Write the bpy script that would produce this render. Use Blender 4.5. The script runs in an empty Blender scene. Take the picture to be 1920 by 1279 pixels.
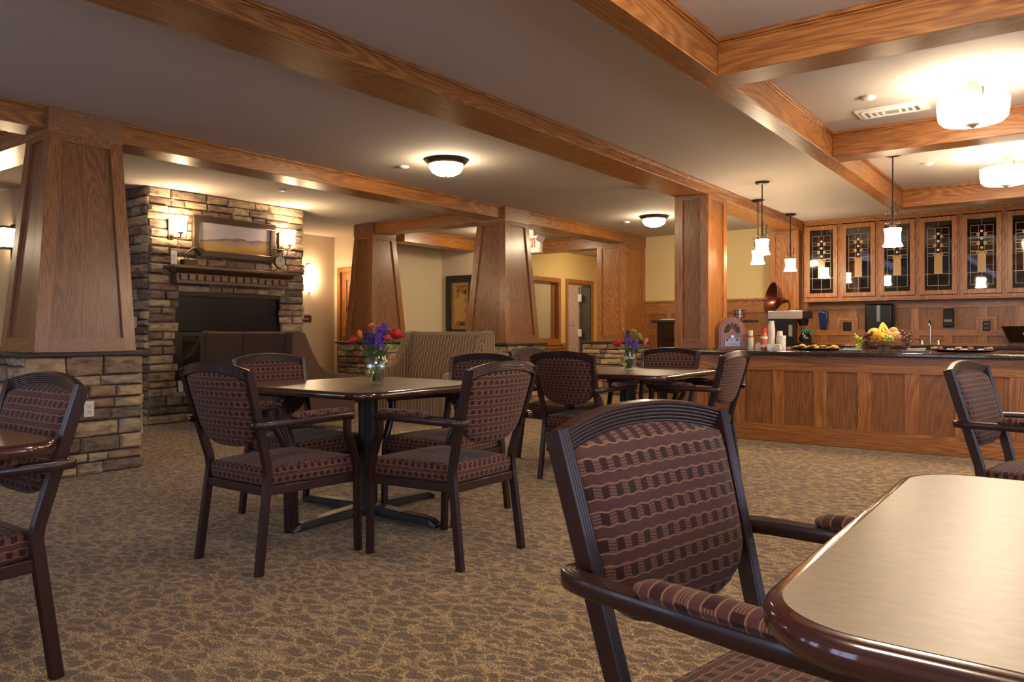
import bpy, bmesh, math, random
from math import sin, cos, pi, radians as R
from mathutils import Vector as V, Matrix as M4
random.seed(7)
scene = bpy.context.scene
COL = scene.collection
CZ = 2.71          # ceiling height
DAY = 9; EXPO = 1.42

# ------------------------------------------------------------------ helpers
def obj(name, bm, mat, parent=None, smooth=False, bevel=0, seg=2, subd=0, solid=0):
    me = bpy.data.meshes.new(name)
    bmesh.ops.recalc_face_normals(bm, faces=bm.faces)
    bm.to_mesh(me); bm.free()
    mats = mat if isinstance(mat, (list, tuple)) else [mat]
    for m in mats: me.materials.append(m)
    if smooth:
        for p in me.polygons: p.use_smooth = True
        if smooth != 'all':
            try: me.set_sharp_from_angle(angle=R(40))
            except Exception: pass
    o = bpy.data.objects.new(name, me); COL.objects.link(o)
    if parent: o.parent = parent
    if solid:
        s = o.modifiers.new('solid', 'SOLIDIFY'); s.thickness = solid; s.offset = 0
    if bevel:
        b = o.modifiers.new('bevel', 'BEVEL'); b.width = bevel; b.segments = seg
        b.limit_method = 'ANGLE'; b.angle_limit = R(40)
        if not smooth:
            for p in me.polygons: p.use_smooth = True
            try: me.set_sharp_from_angle(angle=R(30))
            except Exception: pass
            b.harden_normals = False
    if subd:
        s = o.modifiers.new('sub', 'SUBSURF'); s.levels = subd; s.render_levels = subd
    return o
def tag(o, label, cat, group=None, kind=None):
    o['label'] = label; o['category'] = cat
    if group: o['group'] = group
    if kind: o['kind'] = kind
    return o
def thing(name, label, cat, loc=(0, 0, 0), rz=0, group=None):
    o = bpy.data.objects.new(name, None); COL.objects.link(o)
    o.empty_display_size = .1
    o.location = loc; o.rotation_euler = (0, 0, rz)
    return tag(o, label, cat, group)
def struct(name, bm, mat, parent=None, **k):
    o = obj(name, bm, mat, parent, **k)
    if not parent: o['kind'] = 'structure'
    return o
def copy_tree(o, parent=None):
    c = o.copy(); COL.objects.link(c)
    if parent is not None: c.parent = parent
    for ch in list(o.children): copy_tree(ch, c)
    return c
def dup(o, loc, rz=0, label=None, group=None, scale=None):
    c = copy_tree(o); c.location = loc; c.rotation_euler = (0, 0, rz)
    if scale: c.scale = scale
    if label: c['label'] = label
    if group: c['group'] = group
    return c
def B(): return bmesh.new()
def box(bm, x0, x1, y0, y1, z0, z1, mi=0):
    vs = [bm.verts.new((x, y, z)) for z in (z0, z1) for y in (y0, y1) for x in (x0, x1)]
    for f in ((0, 1, 3, 2), (4, 5, 7, 6), (0, 1, 5, 4), (2, 3, 7, 6), (0, 2, 6, 4), (1, 3, 7, 5)):
        bm.faces.new([vs[i] for i in f]).material_index = mi
    return bm
def hexa(bm, a, b):
    """prism between two quads/polygons given as lists of points"""
    va = [bm.verts.new(p) for p in a]; vb = [bm.verts.new(p) for p in b]
    n = len(a)
    bm.faces.new(va); bm.faces.new(vb)
    for i in range(n): bm.faces.new((va[i], va[(i+1) % n], vb[(i+1) % n], vb[i]))
    return bm
def qprism(bm, pts, nrm, t):
    pts = [V(p) for p in pts]; n = V(nrm)*t
    return hexa(bm, pts, [p+n for p in pts])
def lathe(bm, prof, c=(0, 0, 0), seg=24, mi=0, cap0=False, cap1=False):
    rings = []
    for r, z in prof:
        rings.append([bm.verts.new((c[0]+r*cos(2*pi*i/seg), c[1]+r*sin(2*pi*i/seg), c[2]+z)) for i in range(seg)])
    for a, b in zip(rings, rings[1:]):
        for i in range(seg):
            bm.faces.new((a[i], a[(i+1) % seg], b[(i+1) % seg], b[i])).material_index = mi
    if cap0: bm.faces.new(rings[0]).material_index = mi
    if cap1: bm.faces.new(rings[-1]).material_index = mi
    return bm
def sweep(bm, pts, prof, side=None, closed=False, scales=None, mi=0, up=None):
    """sweep 2D profile [(a,b)] along pts; a runs along 'side', b along cross(tangent, side)"""
    pts = [V(p) for p in pts]; n = len(pts); rings = []
    for i, p in enumerate(pts):
        if closed: t = pts[(i+1) % n]-pts[i-1]
        else: t = pts[min(i+1, n-1)]-pts[max(i-1, 0)]
        t.normalize()
        if up is not None:
            s = t.cross(V(up)); 
            if s.length < 1e-4: s = V((1, 0, 0))
            s.normalize(); w = s.cross(t).normalized()
        else:
            s = V(side) if side is not None else (V((0, 0, 1)) if abs(t.z) < .9 else V((1, 0, 0)))
            s = (s-t*s.dot(t)).normalized(); w = t.cross(s).normalized()
        k = scales[i] if scales else 1
        if not isinstance(k, tuple): k = (k, k)
        rings.append([bm.verts.new(p+s*a*k[0]+w*b*k[1]) for a, b in prof])
    m = len(prof)
    rr = list(zip(rings, rings[1:]))
    if closed: rr.append((rings[-1], rings[0]))
    for a, b in rr:
        for i in range(m): bm.faces.new((a[i], a[(i+1) % m], b[(i+1) % m], b[i])).material_index = mi
    if not closed:
        bm.faces.new(rings[0]).material_index = mi; bm.faces.new(rings[-1]).material_index = mi
    return bm
def circ(r, n=8, ry=None): return [(r*cos(2*pi*i/n), (ry or r)*sin(2*pi*i/n)) for i in range(n)]
def rect(w, h): return [(-w/2, -h/2), (w/2, -h/2), (w/2, h/2), (-w/2, h/2)]
def tube(bm, pts, r, n=8, **k): return sweep(bm, pts, circ(r, n), **k)
def ball(bm, c, r, seg=10, rings=7, sc=(1, 1, 1), mi=0):
    g = bmesh.ops.create_uvsphere(bm, u_segments=seg, v_segments=rings, radius=r)
    for v in g['verts']:
        v.co = V((v.co.x*sc[0], v.co.y*sc[1], v.co.z*sc[2]))+V(c)
    if mi:
        for f in set(f for v in g['verts'] for f in v.link_faces): f.material_index = mi
    return bm
def bez(pts, n=8):
    """Catmull-Rom through pts"""
    P = [V(p) for p in pts]; out = []
    P = [P[0]*2-P[1]]+P+[P[-1]*2-P[-2]]
    for i in range(1, len(P)-2):
        for k in range(n):
            t = k/n
            a, b, c, d = P[i-1], P[i], P[i+1], P[i+2]
            out.append(.5*((2*b)+(c-a)*t+(2*a-5*b+4*c-d)*t*t+(3*b-a-3*c+d)*t**3))
    out.append(P[-2]); return out

# ------------------------------------------------------------------ materials
def nm(name):
    m = bpy.data.materials.new(name); m.use_nodes = True
    nt = m.node_tree; b = nt.nodes['Principled BSDF']
    return m, nt, b
def c4(c): return (c[0], c[1], c[2], 1)
def plain(name, c, rough=.5, metal=0, coat=0, bump=0, bscale=200, spec=.5, trans=0, ior=1.45, var=0, sheen=0):
    m, nt, b = nm(name)
    b.inputs['Base Color'].default_value = c4(c); b.inputs['Roughness'].default_value = rough
    b.inputs['Metallic'].default_value = metal; b.inputs['Coat Weight'].default_value = coat
    b.inputs['Coat Roughness'].default_value = .08
    b.inputs['Specular IOR Level'].default_value = spec
    b.inputs['Transmission Weight'].default_value = trans; b.inputs['IOR'].default_value = ior
    if sheen: b.inputs['Sheen Weight'].default_value = sheen
    tc = nt.nodes.new('ShaderNodeTexCoord')
    no = nt.nodes.new('ShaderNodeTexNoise'); no.inputs['Scale'].default_value = bscale; no.inputs['Detail'].default_value = 3
    nt.links.new(tc.outputs['Object'], no.inputs['Vector'])
    if bump:
        bp = nt.nodes.new('ShaderNodeBump'); bp.inputs['Strength'].default_value = bump; bp.inputs['Distance'].default_value = .003
        nt.links.new(no.outputs['Fac'], bp.inputs['Height']); nt.links.new(bp.outputs['Normal'], b.inputs['Normal'])
    if var:
        no2 = nt.nodes.new('ShaderNodeTexNoise'); no2.inputs['Scale'].default_value = bscale*.2; no2.inputs['Detail'].default_value = 4
        nt.links.new(tc.outputs['Object'], no2.inputs['Vector'])
        mx = nt.nodes.new('ShaderNodeMix'); mx.data_type = 'RGBA'
        mx.inputs['A'].default_value = c4([max(0, x*(1-var)) for x in c]); mx.inputs['B'].default_value = c4([min(1, x*(1+var)) for x in c])
        nt.links.new(no2.outputs['Fac'], mx.inputs['Factor']); nt.links.new(mx.outputs['Result'], b.inputs['Base Color'])
    return m
def emis(name, c, s):
    m, nt, b = nm(name)
    b.inputs['Base Color'].default_value = (.8, .8, .8, 1)
    b.inputs['Emission Color'].default_value = c4(c); b.inputs['Emission Strength'].default_value = s
    return m
def ramp(nt, stops, interp='LINEAR'):
    r = nt.nodes.new('ShaderNodeValToRGB'); r.color_ramp.interpolation = interp
    e = r.color_ramp.elements
    while len(e) < len(stops): e.new(.5)
    for i, (p, c) in enumerate(stops): e[i].position = p; e[i].color = c4(c)
    return r
def math_(nt, op, a, b=None, c=None):
    n = nt.nodes.new('ShaderNodeMath'); n.operation = op
    for i, x in enumerate((a, b, c)):
        if x is None: continue
        if isinstance(x, (int, float)): n.inputs[i].default_value = x
        else: nt.links.new(x, n.inputs[i])
    return n.outputs[0]
def mixc(nt, f, a, b, mode='MIX'):
    n = nt.nodes.new('ShaderNodeMix'); n.data_type = 'RGBA'; n.blend_type = mode
    for s, x in (('Factor', f), ('A', a), ('B', b)):
        if isinstance(x, (int, float)): n.inputs[s].default_value = x
        elif isinstance(x, (tuple, list)): n.inputs[s].default_value = c4(x)
        else: nt.links.new(x, n.inputs[s])
    return n.outputs['Result']
def oak(name, axis, dark, light, rough=.38, coat=.35, ring=11, seed=0):
    m, nt, b = nm(name)
    tc = nt.nodes.new('ShaderNodeTexCoord')
    def noise(al, ac, detail, dist=0):
        mp = nt.nodes.new('ShaderNodeMapping')
        s = [ac, ac, ac]; s['xyz'.index(axis)] = al
        mp.inputs['Scale'].default_value = s
        mp.inputs['Location'].default_value = (seed, seed*1.7, seed*.6)
        nt.links.new(tc.outputs['Object'], mp.inputs['Vector'])
        n = nt.nodes.new('ShaderNodeTexNoise'); n.inputs['Scale'].default_value = 1
        n.inputs['Detail'].default_value = detail; n.inputs['Distortion'].default_value = dist
        nt.links.new(mp.outputs['Vector'], n.inputs['Vector']); return n.outputs['Fac']
    n1 = noise(.42, 4.4, 1.0, .06)
    fr = math_(nt, 'FRACT', math_(nt, 'MULTIPLY', n1, ring*2.6))
    tri = math_(nt, 'ABSOLUTE', math_(nt, 'SUBTRACT', fr, .55))
    fine = noise(6, 170, 3)
    broad = noise(.4, 3.0, 2)
    g = math_(nt, 'ADD', math_(nt, 'MULTIPLY', tri, .62), math_(nt, 'MULTIPLY', fine, .95))
    r = ramp(nt, [(.36, [x*.66 for x in dark]), (.54, dark), (.86, light)])
    nt.links.new(g, r.inputs['Fac'])
    col = mixc(nt, math_(nt, 'MULTIPLY', broad, .55), r.outputs['Color'], [x*.72 for x in dark])
    nt.links.new(col, b.inputs['Base Color'])
    b.inputs['Roughness'].default_value = rough; b.inputs['Coat Weight'].default_value = coat
    b.inputs['Coat Roughness'].default_value = .22
    bp = nt.nodes.new('ShaderNodeBump'); bp.inputs['Strength'].default_value = .12; bp.inputs['Distance'].default_value = .002
    nt.links.new(g, bp.inputs['Height']); nt.links.new(bp.outputs['Normal'], b.inputs['Normal'])
    return m
OD, OL = (.31, .108, .022), (.56, .238, .060)
OAKX = oak('oak_x', 'x', OD, OL); OAKY = oak('oak_y', 'y', OD, OL, seed=3); OAKZ = oak('oak_z', 'z', OD, OL, seed=5)
OAKZP = oak('oak_panel', 'z', (.24, .088, .020), (.39, .16, .042), rough=.45, coat=.2, seed=9)
OAKC = oak('oak_column', 'z', (.26, .10, .032), (.45, .20, .066), rough=.33, coat=.45, seed=2)
OAKCP = oak('oak_column_panel', 'z', (.21, .078, .027), (.37, .155, .055), rough=.36, coat=.35, seed=12)
OAKCX = oak('oak_column_x', 'x', (.25, .1, .035), (.44, .2, .075), seed=4)
OAKCY = oak('oak_column_y', 'y', (.25, .1, .035), (.44, .2, .075), seed=6)
def carpet():
    m, nt, b = nm('carpet')
    tc = nt.nodes.new('ShaderNodeTexCoord')
    # loosely wavy light veins over a brown pile
    dn = nt.nodes.new('ShaderNodeTexNoise'); dn.inputs['Scale'].default_value = 17; dn.inputs['Detail'].default_value = 2
    nt.links.new(tc.outputs['Object'], dn.inputs['Vector'])
    mp = nt.nodes.new('ShaderNodeMapping'); mp.inputs['Rotation'].default_value = (0, 0, R(-36)); mp.inputs['Scale'].default_value = (11, 24, 1)
    va = nt.nodes.new('ShaderNodeMix'); va.data_type = 'VECTOR'; va.inputs['Factor'].default_value = .08
    nt.links.new(tc.outputs['Object'], va.inputs['A']); nt.links.new(dn.outputs['Color'], va.inputs['B'])
    nt.links.new(va.outputs['Result'], mp.inputs['Vector'])
    vo = nt.nodes.new('ShaderNodeTexVoronoi'); vo.feature = 'DISTANCE_TO_EDGE'; vo.inputs['Scale'].default_value = 1
    nt.links.new(mp.outputs['Vector'], vo.inputs['Vector'])
    ln = nt.nodes.new('ShaderNodeMapRange'); ln.inputs['From Min'].default_value = .0; ln.inputs['From Max'].default_value = .17
    ln.inputs['To Min'].default_value = 1; ln.inputs['To Max'].default_value = 0
    nt.links.new(vo.outputs['Distance'], ln.inputs['Value'])
    f = nt.nodes.new('ShaderNodeTexNoise'); f.inputs['Scale'].default_value = 150; f.inputs['Detail'].default_value = 3; f.inputs['Roughness'].default_value = .7
    nt.links.new(tc.outputs['Object'], f.inputs['Vector'])
    big = nt.nodes.new('ShaderNodeTexNoise'); big.inputs['Scale'].default_value = 16; big.inputs['Detail'].default_value = 2
    nt.links.new(tc.outputs['Object'], big.inputs['Vector'])
    base = mixc(nt, big.outputs['Fac'], (.095, .054, .022), (.175, .108, .046))
    sp = ramp(nt, [(.36, (.12, .11, .10)), (.5, (.85, .85, .85)), (.64, (2.3, 2.2, 1.9))]); nt.links.new(f.outputs['Fac'], sp.inputs['Fac'])
    lined = mixc(nt, math_(nt, 'MULTIPLY', math_(nt, 'MULTIPLY', ln.outputs['Result'], .95), math_(nt, 'SMOOTH_MIN', 1.0, math_(nt, 'MULTIPLY', big.outputs['Fac'], 1.5), .1)), base, (.46, .32, .15))
    col = mixc(nt, 1.0, lined, sp.outputs['Color'], 'MULTIPLY')
    nt.links.new(col, b.inputs['Base Color'])
    b.inputs['Roughness'].default_value = .95; b.inputs['Specular IOR Level'].default_value = .1
    b.inputs['Sheen Weight'].default_value = .2
    bp = nt.nodes.new('ShaderNodeBump'); bp.inputs['Strength'].default_value = .6; bp.inputs['Distance'].default_value = .006
    nt.links.new(f.outputs['Fac'], bp.inputs['Height']); nt.links.new(bp.outputs['Normal'], b.inputs['Normal'])
    return m
def fabric(name, ax, ay):
    """woven rows of dark blocks between tan threads; ax/ay = across / along axes"""
    m, nt, b = nm(name)
    tc = nt.nodes.new('ShaderNodeTexCoord'); sp = nt.nodes.new('ShaderNodeSeparateXYZ')
    nt.links.new(tc.outputs['Object'], sp.inputs[0])
    X, Y = sp.outputs['XYZ'.index(ax)], sp.outputs['XYZ'.index(ay)]
    if ax+ay == 'XY':      # box-mapped seat: side faces carry the rows too
        sn = nt.nodes.new('ShaderNodeSeparateXYZ'); nt.links.new(tc.outputs['Normal'], sn.inputs[0])
        nx = math_(nt, 'GREATER_THAN', math_(nt, 'ABSOLUTE', sn.outputs[0]), .72); nz_ = math_(nt, 'GREATER_THAN', math_(nt, 'ABSOLUTE', sn.outputs[2]), .6)
        def pick(f, a, b_): return math_(nt, 'ADD', math_(nt, 'MULTIPLY', a, math_(nt, 'SUBTRACT', 1.0, f)), math_(nt, 'MULTIPLY', b_, f))
        X = pick(nx, sp.outputs[0], sp.outputs[1]); Y = pick(nz_, sp.outputs[2], sp.outputs[1])
    nz = nt.nodes.new('ShaderNodeTexNoise'); nz.inputs['Scale'].default_value = 30; nt.links.new(tc.outputs['Object'], nz.inputs['Vector'])
    wob = math_(nt, 'MULTIPLY', math_(nt, 'SINE', math_(nt, 'MULTIPLY', X, 2*pi/.036)), .0013)
    Yw = math_(nt, 'ADD', Y, wob)
    P = .043
    row = math_(nt, 'FRACT', math_(nt, 'MULTIPLY', Yw, 1/P))
    rowi = math_(nt, 'FLOOR', math_(nt, 'MULTIPLY', Yw, 1/P))
    xs = math_(nt, 'ADD', math_(nt, 'MULTIPLY', X, 1/.036), math_(nt, 'MULTIPLY', rowi, .37))
    blk = math_(nt, 'GREATER_THAN', math_(nt, 'FRACT', xs), .5)
    inrow = math_(nt, 'LESS_THAN', math_(nt, 'ABSOLUTE', math_(nt, 'SUBTRACT', row, .3)), .23)
    dark = math_(nt, 'MULTIPLY', blk, inrow)
    light = math_(nt, 'MULTIPLY', math_(nt, 'SUBTRACT', 1.0, blk), inrow)
    thr = math_(nt, 'GREATER_THAN', math_(nt, 'SINE', math_(nt, 'MULTIPLY', Yw, 2*pi/.0052)), .1)
    line = math_(nt, 'LESS_THAN', math_(nt, 'ABSOLUTE', math_(nt, 'SUBTRACT', math_(nt, 'ABSOLUTE', math_(nt, 'SUBTRACT', row, .3)), .27)), .035)
    weave = math_(nt, 'MULTIPLY', math_(nt, 'SINE', math_(nt, 'MULTIPLY', X, 2*pi/.0032)), math_(nt, 'SINE', math_(nt, 'MULTIPLY', Y, 2*pi/.0036)))
    c = mixc(nt, nz.outputs['Fac'], (.062, .024, .022), (.105, .044, .038))
    c = mixc(nt, math_(nt, 'MULTIPLY', math_(nt, 'MULTIPLY', light, thr), .55), c, (.27, .145, .085))
    c = mixc(nt, math_(nt, 'MULTIPLY', dark, .85), c, (.026, .008, .010))
    c = mixc(nt, math_(nt, 'MULTIPLY', line, .8), c, (.30, .15, .085))
    c = mixc(nt, math_(nt, 'ADD', math_(nt, 'MULTIPLY', weave, .18), .1), c, (.015, .006, .006))
    nt.links.new(c, b.inputs['Base Color']); b.inputs['Roughness'].default_value = .85
    b.inputs['Sheen Weight'].default_value = .12; b.inputs['Sheen Roughness'].default_value = .4; b.inputs['Specular IOR Level'].default_value = .2
    bp = nt.nodes.new('ShaderNodeBump'); bp.inputs['Strength'].default_value = .3; bp.inputs['Distance'].default_value = .001
    nt.links.new(weave, bp.inputs['Height']); nt.links.new(bp.outputs['Normal'], b.inputs['Normal'])
    return m
def stripes(name, period=.05):
    m, nt, b = nm(name)
    tc = nt.nodes.new('ShaderNodeTexCoord'); sp = nt.nodes.new('ShaderNodeSeparateXYZ'); nt.links.new(tc.outputs['Object'], sp.inputs[0])
    ge = nt.nodes.new('ShaderNodeNewGeometry'); sn = nt.nodes.new('ShaderNodeSeparateXYZ')
    nt.links.new(ge.outputs['True Normal'], sn.inputs[0])
    side = math_(nt, 'GREATER_THAN', math_(nt, 'ABSOLUTE', sn.outputs[0]), .7)
    q = math_(nt, 'ADD', math_(nt, 'MULTIPLY', sp.outputs[0], math_(nt, 'SUBTRACT', 1.0, side)), math_(nt, 'MULTIPLY', sp.outputs[1], side))
    fr = math_(nt, 'FRACT', math_(nt, 'MULTIPLY', q, 1/period))
    r = ramp(nt, [(0, (.085, .045, .024)), (.36, (.085, .045, .024)), (.4, (.52, .37, .20)), (.5, (.52, .37, .20)), (.54, (.13, .07, .036)), (.86, (.13, .07, .036)), (.9, (.34, .22, .12)), (.97, (.34, .22, .12)), (1, (.085, .045, .024))], 'LINEAR')
    nt.links.new(fr, r.inputs['Fac']); nt.links.new(r.outputs['Color'], b.inputs['Base Color'])
    b.inputs['Roughness'].default_value = .85; b.inputs['Sheen Weight'].default_value = .3
    return m
def stone():
    m, nt, b = nm('ledge_stone')
    ge = nt.nodes.new('ShaderNodeNewGeometry'); tc = nt.nodes.new('ShaderNodeTexCoord')
    r = ramp(nt, [(0, (.17, .12, .085)), (.16, (.30, .20, .13)), (.3, (.42, .32, .20)), (.44, (.19, .145, .11)), (.58, (.44, .34, .225)), (.72, (.26, .165, .12)), (.86, (.36, .30, .22)), (1, (.22, .13, .09))], 'CONSTANT')
    nt.links.new(ge.outputs['Random Per Island'], r.inputs['Fac'])
    n = nt.nodes.new('ShaderNodeTexNoise'); n.inputs['Scale'].default_value = 9; n.inputs['Detail'].default_value = 6; n.inputs['Roughness'].default_value = .65
    mp = nt.nodes.new('ShaderNodeMapping'); mp.inputs['Scale'].default_value = (1, 1, 2.6)
    nt.links.new(tc.outputs['Object'], mp.inputs[0]); nt.links.new(mp.outputs[0], n.inputs['Vector'])
    rr = ramp(nt, [(.3, (.38, .35, .33)), (.5, (1, 1, 1)), (.7, (1.6, 1.5, 1.25))]); nt.links.new(n.outputs['Fac'], rr.inputs['Fac'])
    c = mixc(nt, 1.0, r.outputs['Color'], rr.outputs['Color'], 'MULTIPLY')
    nt.links.new(c, b.inputs['Base Color']); b.inputs['Roughness'].default_value = .8
    bp = nt.nodes.new('ShaderNodeBump'); bp.inputs['Strength'].default_value = .9; bp.inputs['Distance'].default_value = .018
    nt.links.new(n.outputs['Fac'], bp.inputs['Height']); nt.links.new(bp.outputs['Normal'], b.inputs['Normal'])
    return m
CARPET = carpet()
FAB_B = fabric('fabric_back', 'X', 'Z'); FAB_S = fabric('fabric_seat', 'X', 'Y'); FAB_A = fabric('fabric_pad', 'Z', 'Y')
STRIPE = stripes('striped_upholstery'); STONE = stone()
MORTAR = plain('mortar', (.075, .055, .042), .95, bump=.5, bscale=60)
SLAB = plain('slate_cap', (.035, .03, .032), .45, bump=.3, bscale=30)
CEIL = plain('ceiling_paint', (.56, .50, .45), .9, bump=.55, bscale=75)
WCREAM = plain('wall_cream', (.66, .56, .40), .85, bump=.15, bscale=120)
WYEL = plain('wall_yellow', (.72, .54, .22), .85, bump=.15, bscale=120)
WOCH = plain('wall_ochre', (.72, .57, .27), .85, bump=.15, bscale=120)
FRAME = plain('chair_metal', (.024, .0075, .0065), .33, coat=.25)
TEDGE = plain('table_edge', (.045, .012, .010), .16, coat=1.0, var=.3, bscale=40)
BLACKM = plain('black_metal', (.010, .010, .010), .42, coat=.1)
BRONZE = plain('bronze', (.075, .05, .035), .4, metal=.8)
NICKEL = plain('nickel', (.34, .26, .18), .4, metal=.7)
CHROME = plain('chrome', (.75, .75, .78), .12, metal=1)
STEEL = plain('steel', (.5, .46, .4), .3, metal=.9, bump=.1, bscale=90)
DARKUP = plain('brown_upholstery', (.078, .042, .029), .8, bump=.3, bscale=300, sheen=.1, spec=.2, var=.15)
WHITE = plain('white_plastic', (.78, .75, .7), .45)
BLACKP = plain('black_plastic', (.012, .010, .009), .3, spec=.3)
def granite():
    m, nt, b = nm('dark_countertop')
    tc = nt.nodes.new('ShaderNodeTexCoord'); n = nt.nodes.new('ShaderNodeTexNoise'); n.inputs['Scale'].default_value = 110; n.inputs['Detail'].default_value = 4
    nt.links.new(tc.outputs['Object'], n.inputs['Vector'])
    r = ramp(nt, [(.4, (.012, .01, .01)), (.56, (.035, .026, .02)), (.72, (.13, .1, .07))]); nt.links.new(n.outputs['Fac'], r.inputs['Fac'])
    nt.links.new(r.outputs['Color'], b.inputs['Base Color']); b.inputs['Roughness'].default_value = .16; b.inputs['Coat Weight'].default_value = .5
    return m
GRANITE = granite()
def laminate():
    m, nt, b = nm('table_laminate')
    tc = nt.nodes.new('ShaderNodeTexCoord'); mp = nt.nodes.new('ShaderNodeMapping'); mp.inputs['Scale'].default_value = (1, 2.2, 1)
    nt.links.new(tc.outputs['Object'], mp.inputs[0])
    n = nt.nodes.new('ShaderNodeTexNoise'); n.inputs['Scale'].default_value = 34; n.inputs['Detail'].default_value = 5
    nt.links.new(mp.outputs[0], n.inputs['Vector'])
    r = ramp(nt, [(.3, (.10, .058, .030)), (.7, (.15, .092, .050))]); nt.links.new(n.outputs['Fac'], r.inputs['Fac'])
    nt.links.new(r.outputs['Color'], b.inputs['Base Color']); b.inputs['Roughness'].default_value = .36
    b.inputs['Specular IOR Level'].default_value = .6
    return m
LAM = laminate()
def glassm(name, tint=(.75, .8, .78), gl=.2, rough=.02):
    m, nt, b = nm(name); nt.nodes.remove(b)
    out = nt.nodes['Material Output']
    t = nt.nodes.new('ShaderNodeBsdfTransparent'); t.inputs[0].default_value = c4(tint)
    g = nt.nodes.new('ShaderNodeBsdfGlossy'); g.inputs['Roughness'].default_value = rough
    f = nt.nodes.new('ShaderNodeFresnel'); f.inputs['IOR'].default_value = 1.5
    ge = nt.nodes.new('ShaderNodeNewGeometry')
    a = math_(nt, 'MULTIPLY', math_(nt, 'ADD', f.outputs[0], gl), math_(nt, 'SUBTRACT', 1.0, ge.outputs['Backfacing']))
    mx = nt.nodes.new('ShaderNodeMixShader'); nt.links.new(a, mx.inputs[0]); nt.links.new(t.outputs[0], mx.inputs[1]); nt.links.new(g.outputs[0], mx.inputs[2])
    nt.links.new(mx.outputs[0], out.inputs['Surface'])
    return m
VGLASS = glassm('vase_glass', (.93, .97, .93), .14)
CGLASS = glassm('cabinet_glass', (.55, .48, .42), .1, .03)
PGLASS = glassm('picture_glass', (.95, .95, .95), .04, .02)
EM_DRUM = emis('lamp_drum_glass', (1, .80, .56), 19)
EM_DRUM_IN = emis('lamp_drum_lining', (1, .80, .56), 9)
EM_DOME = emis('lamp_dome_glass', (1, .78, .5), 36)
EM_PEND = emis('lamp_pendant_glass', (1, .76, .48), 32)
EM_SCON = emis('lamp_sconce_glass', (1, .72, .42), 25)
EM_HALL = emis('lamp_hall_glass', (1, .72, .42), 18)
# ------------------------------------------------------------------ room shell
struct('floor', box(B(), -14, 3.2, -3, 16, -.1, 0), CARPET)
struct('ceiling', box(B(), -14, 3.2, -3, 16, CZ, CZ+.1), CEIL)
struct('wall_back', box(B(), -6.2, 3.2, 12.2, 12.32, 0, CZ), WOCH)
def wall_holes(name, axis, p0, p1, a0, a1, holes, mat):
    """wall with rectangular openings; axis 'x' = plane of constant x. holes (a,b,z0,z1) sorted"""
    bm = B(); cur = a0
    def bx(a, b, z0, z1):
        if b-a < 1e-4 or z1-z0 < 1e-4: return
        if axis == 'x': box(bm, p0, p1, a, b, z0, z1)
        else: box(bm, a, b, p0, p1, z0, z1)
    for a, b, z0, z1 in holes:
        bx(cur, a, 0, CZ); bx(a, b, 0, z0); bx(a, b, z1, CZ); cur = b
    bx(cur, a1, 0, CZ)
    return struct(name, bm, mat)
wins_r = [(-1.6, -.2, .5, 2.2), (.9, 2.3, .5, 2.2), (3.4, 4.8, .5, 2.2), (5.9, 7.0, .5, 2.2)]
wall_holes('wall_right', 'x', 3.1, 3.22, -3, 12.32, wins_r, WOCH)
wins_f = [(-9, -7.4, .5, 2.2), (-6, -4.4, .5, 2.2), (-3, -1.4, .5, 2.2), (0, 1.6, .5, 2.2)]
wall_holes('wall_front', 'y', -2.72, -2.6, -14, 3.22, wins_f, WCREAM)
wn = 1
def window_unit(axis, p, a0, a1, z0, z1, sgn):
    global wn
    bm = B(); w = .08
    def bx(a, b, c, d, t0=-.03, t1=.15):
        lo, hi = sorted((p+sgn*t0, p+sgn*t1))
        if axis == 'x': box(bm, lo, hi, a, b, c, d)
        else: box(bm, a, b, lo, hi, c, d)
    bx(a0-w, a0, z0-w, z1+w); bx(a1, a1+w, z0-w, z1+w); bx(a0, a1, z0-w, z0); bx(a0, a1, z1, z1+w)
    m = (a0+a1)/2; bx(m-.025, m+.025, z0, z1, .03, .1); bx(a0, a1, (z0+z1)/2-.02, (z0+z1)/2+.02, .03, .1)
    struct('window_%d' % wn, bm, OAKZ); wn += 1
for a, b, z0, z1 in wins_r: window_unit('x', 3.1, a, b, z0, z1, 1)
for a, b, z0, z1 in wins_f: window_unit('y', -2.6, a, b, z0, z1, -1)
# corridor wall with a blinds window and an open door
wall_holes('wall_corridor', 'x', -8.72, -8.6, 10.7, 15.2, [(11.9, 13.27, .9, 2.07), (13.64, 14.6, 0, 2.08)], WYEL)
struct('wall_corridor_end', box(B(), -8.6, -6.1, 15, 15.1, 0, CZ), WYEL)
struct('wall_corridor_side', box(B(), -6.2, -6.1, 12.32, 15.1, 0, CZ), OAKZ)
struct('wall_alcove_back', box(B(), -9.62, -8.6, 10.7, 10.8, 0, CZ), WCREAM)
struct('wall_alcove_side', box(B(), -9.62, -9.5, 9.0, 10.7, 0, CZ), WCREAM)
wall_holes('wall_library', 'y', 9.0, 9.12, -10.62, -9.5, [(-10.33, -9.56, 0, 2.09)], WCREAM)
struct('wall_sconce_side', box(B(), -10.62, -10.5, 3.82, 9.0, 0, CZ), WCREAM)
struct('wall_left', box(B(), -14, -9.36, 3.7, 3.82, 0, CZ), WCREAM)
struct('wall_far_left', box(B(), -14, -13.9, -3, 3.7, 0, CZ), WCREAM)
struct('wall_service', box(B(), -11.5, -8.72, 15.1, 15.2, 0, CZ), WCREAM)
struct('wall_service_side', box(B(), -10.4, -10.3, 10.8, 15.1, 0, CZ), WCREAM)

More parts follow.
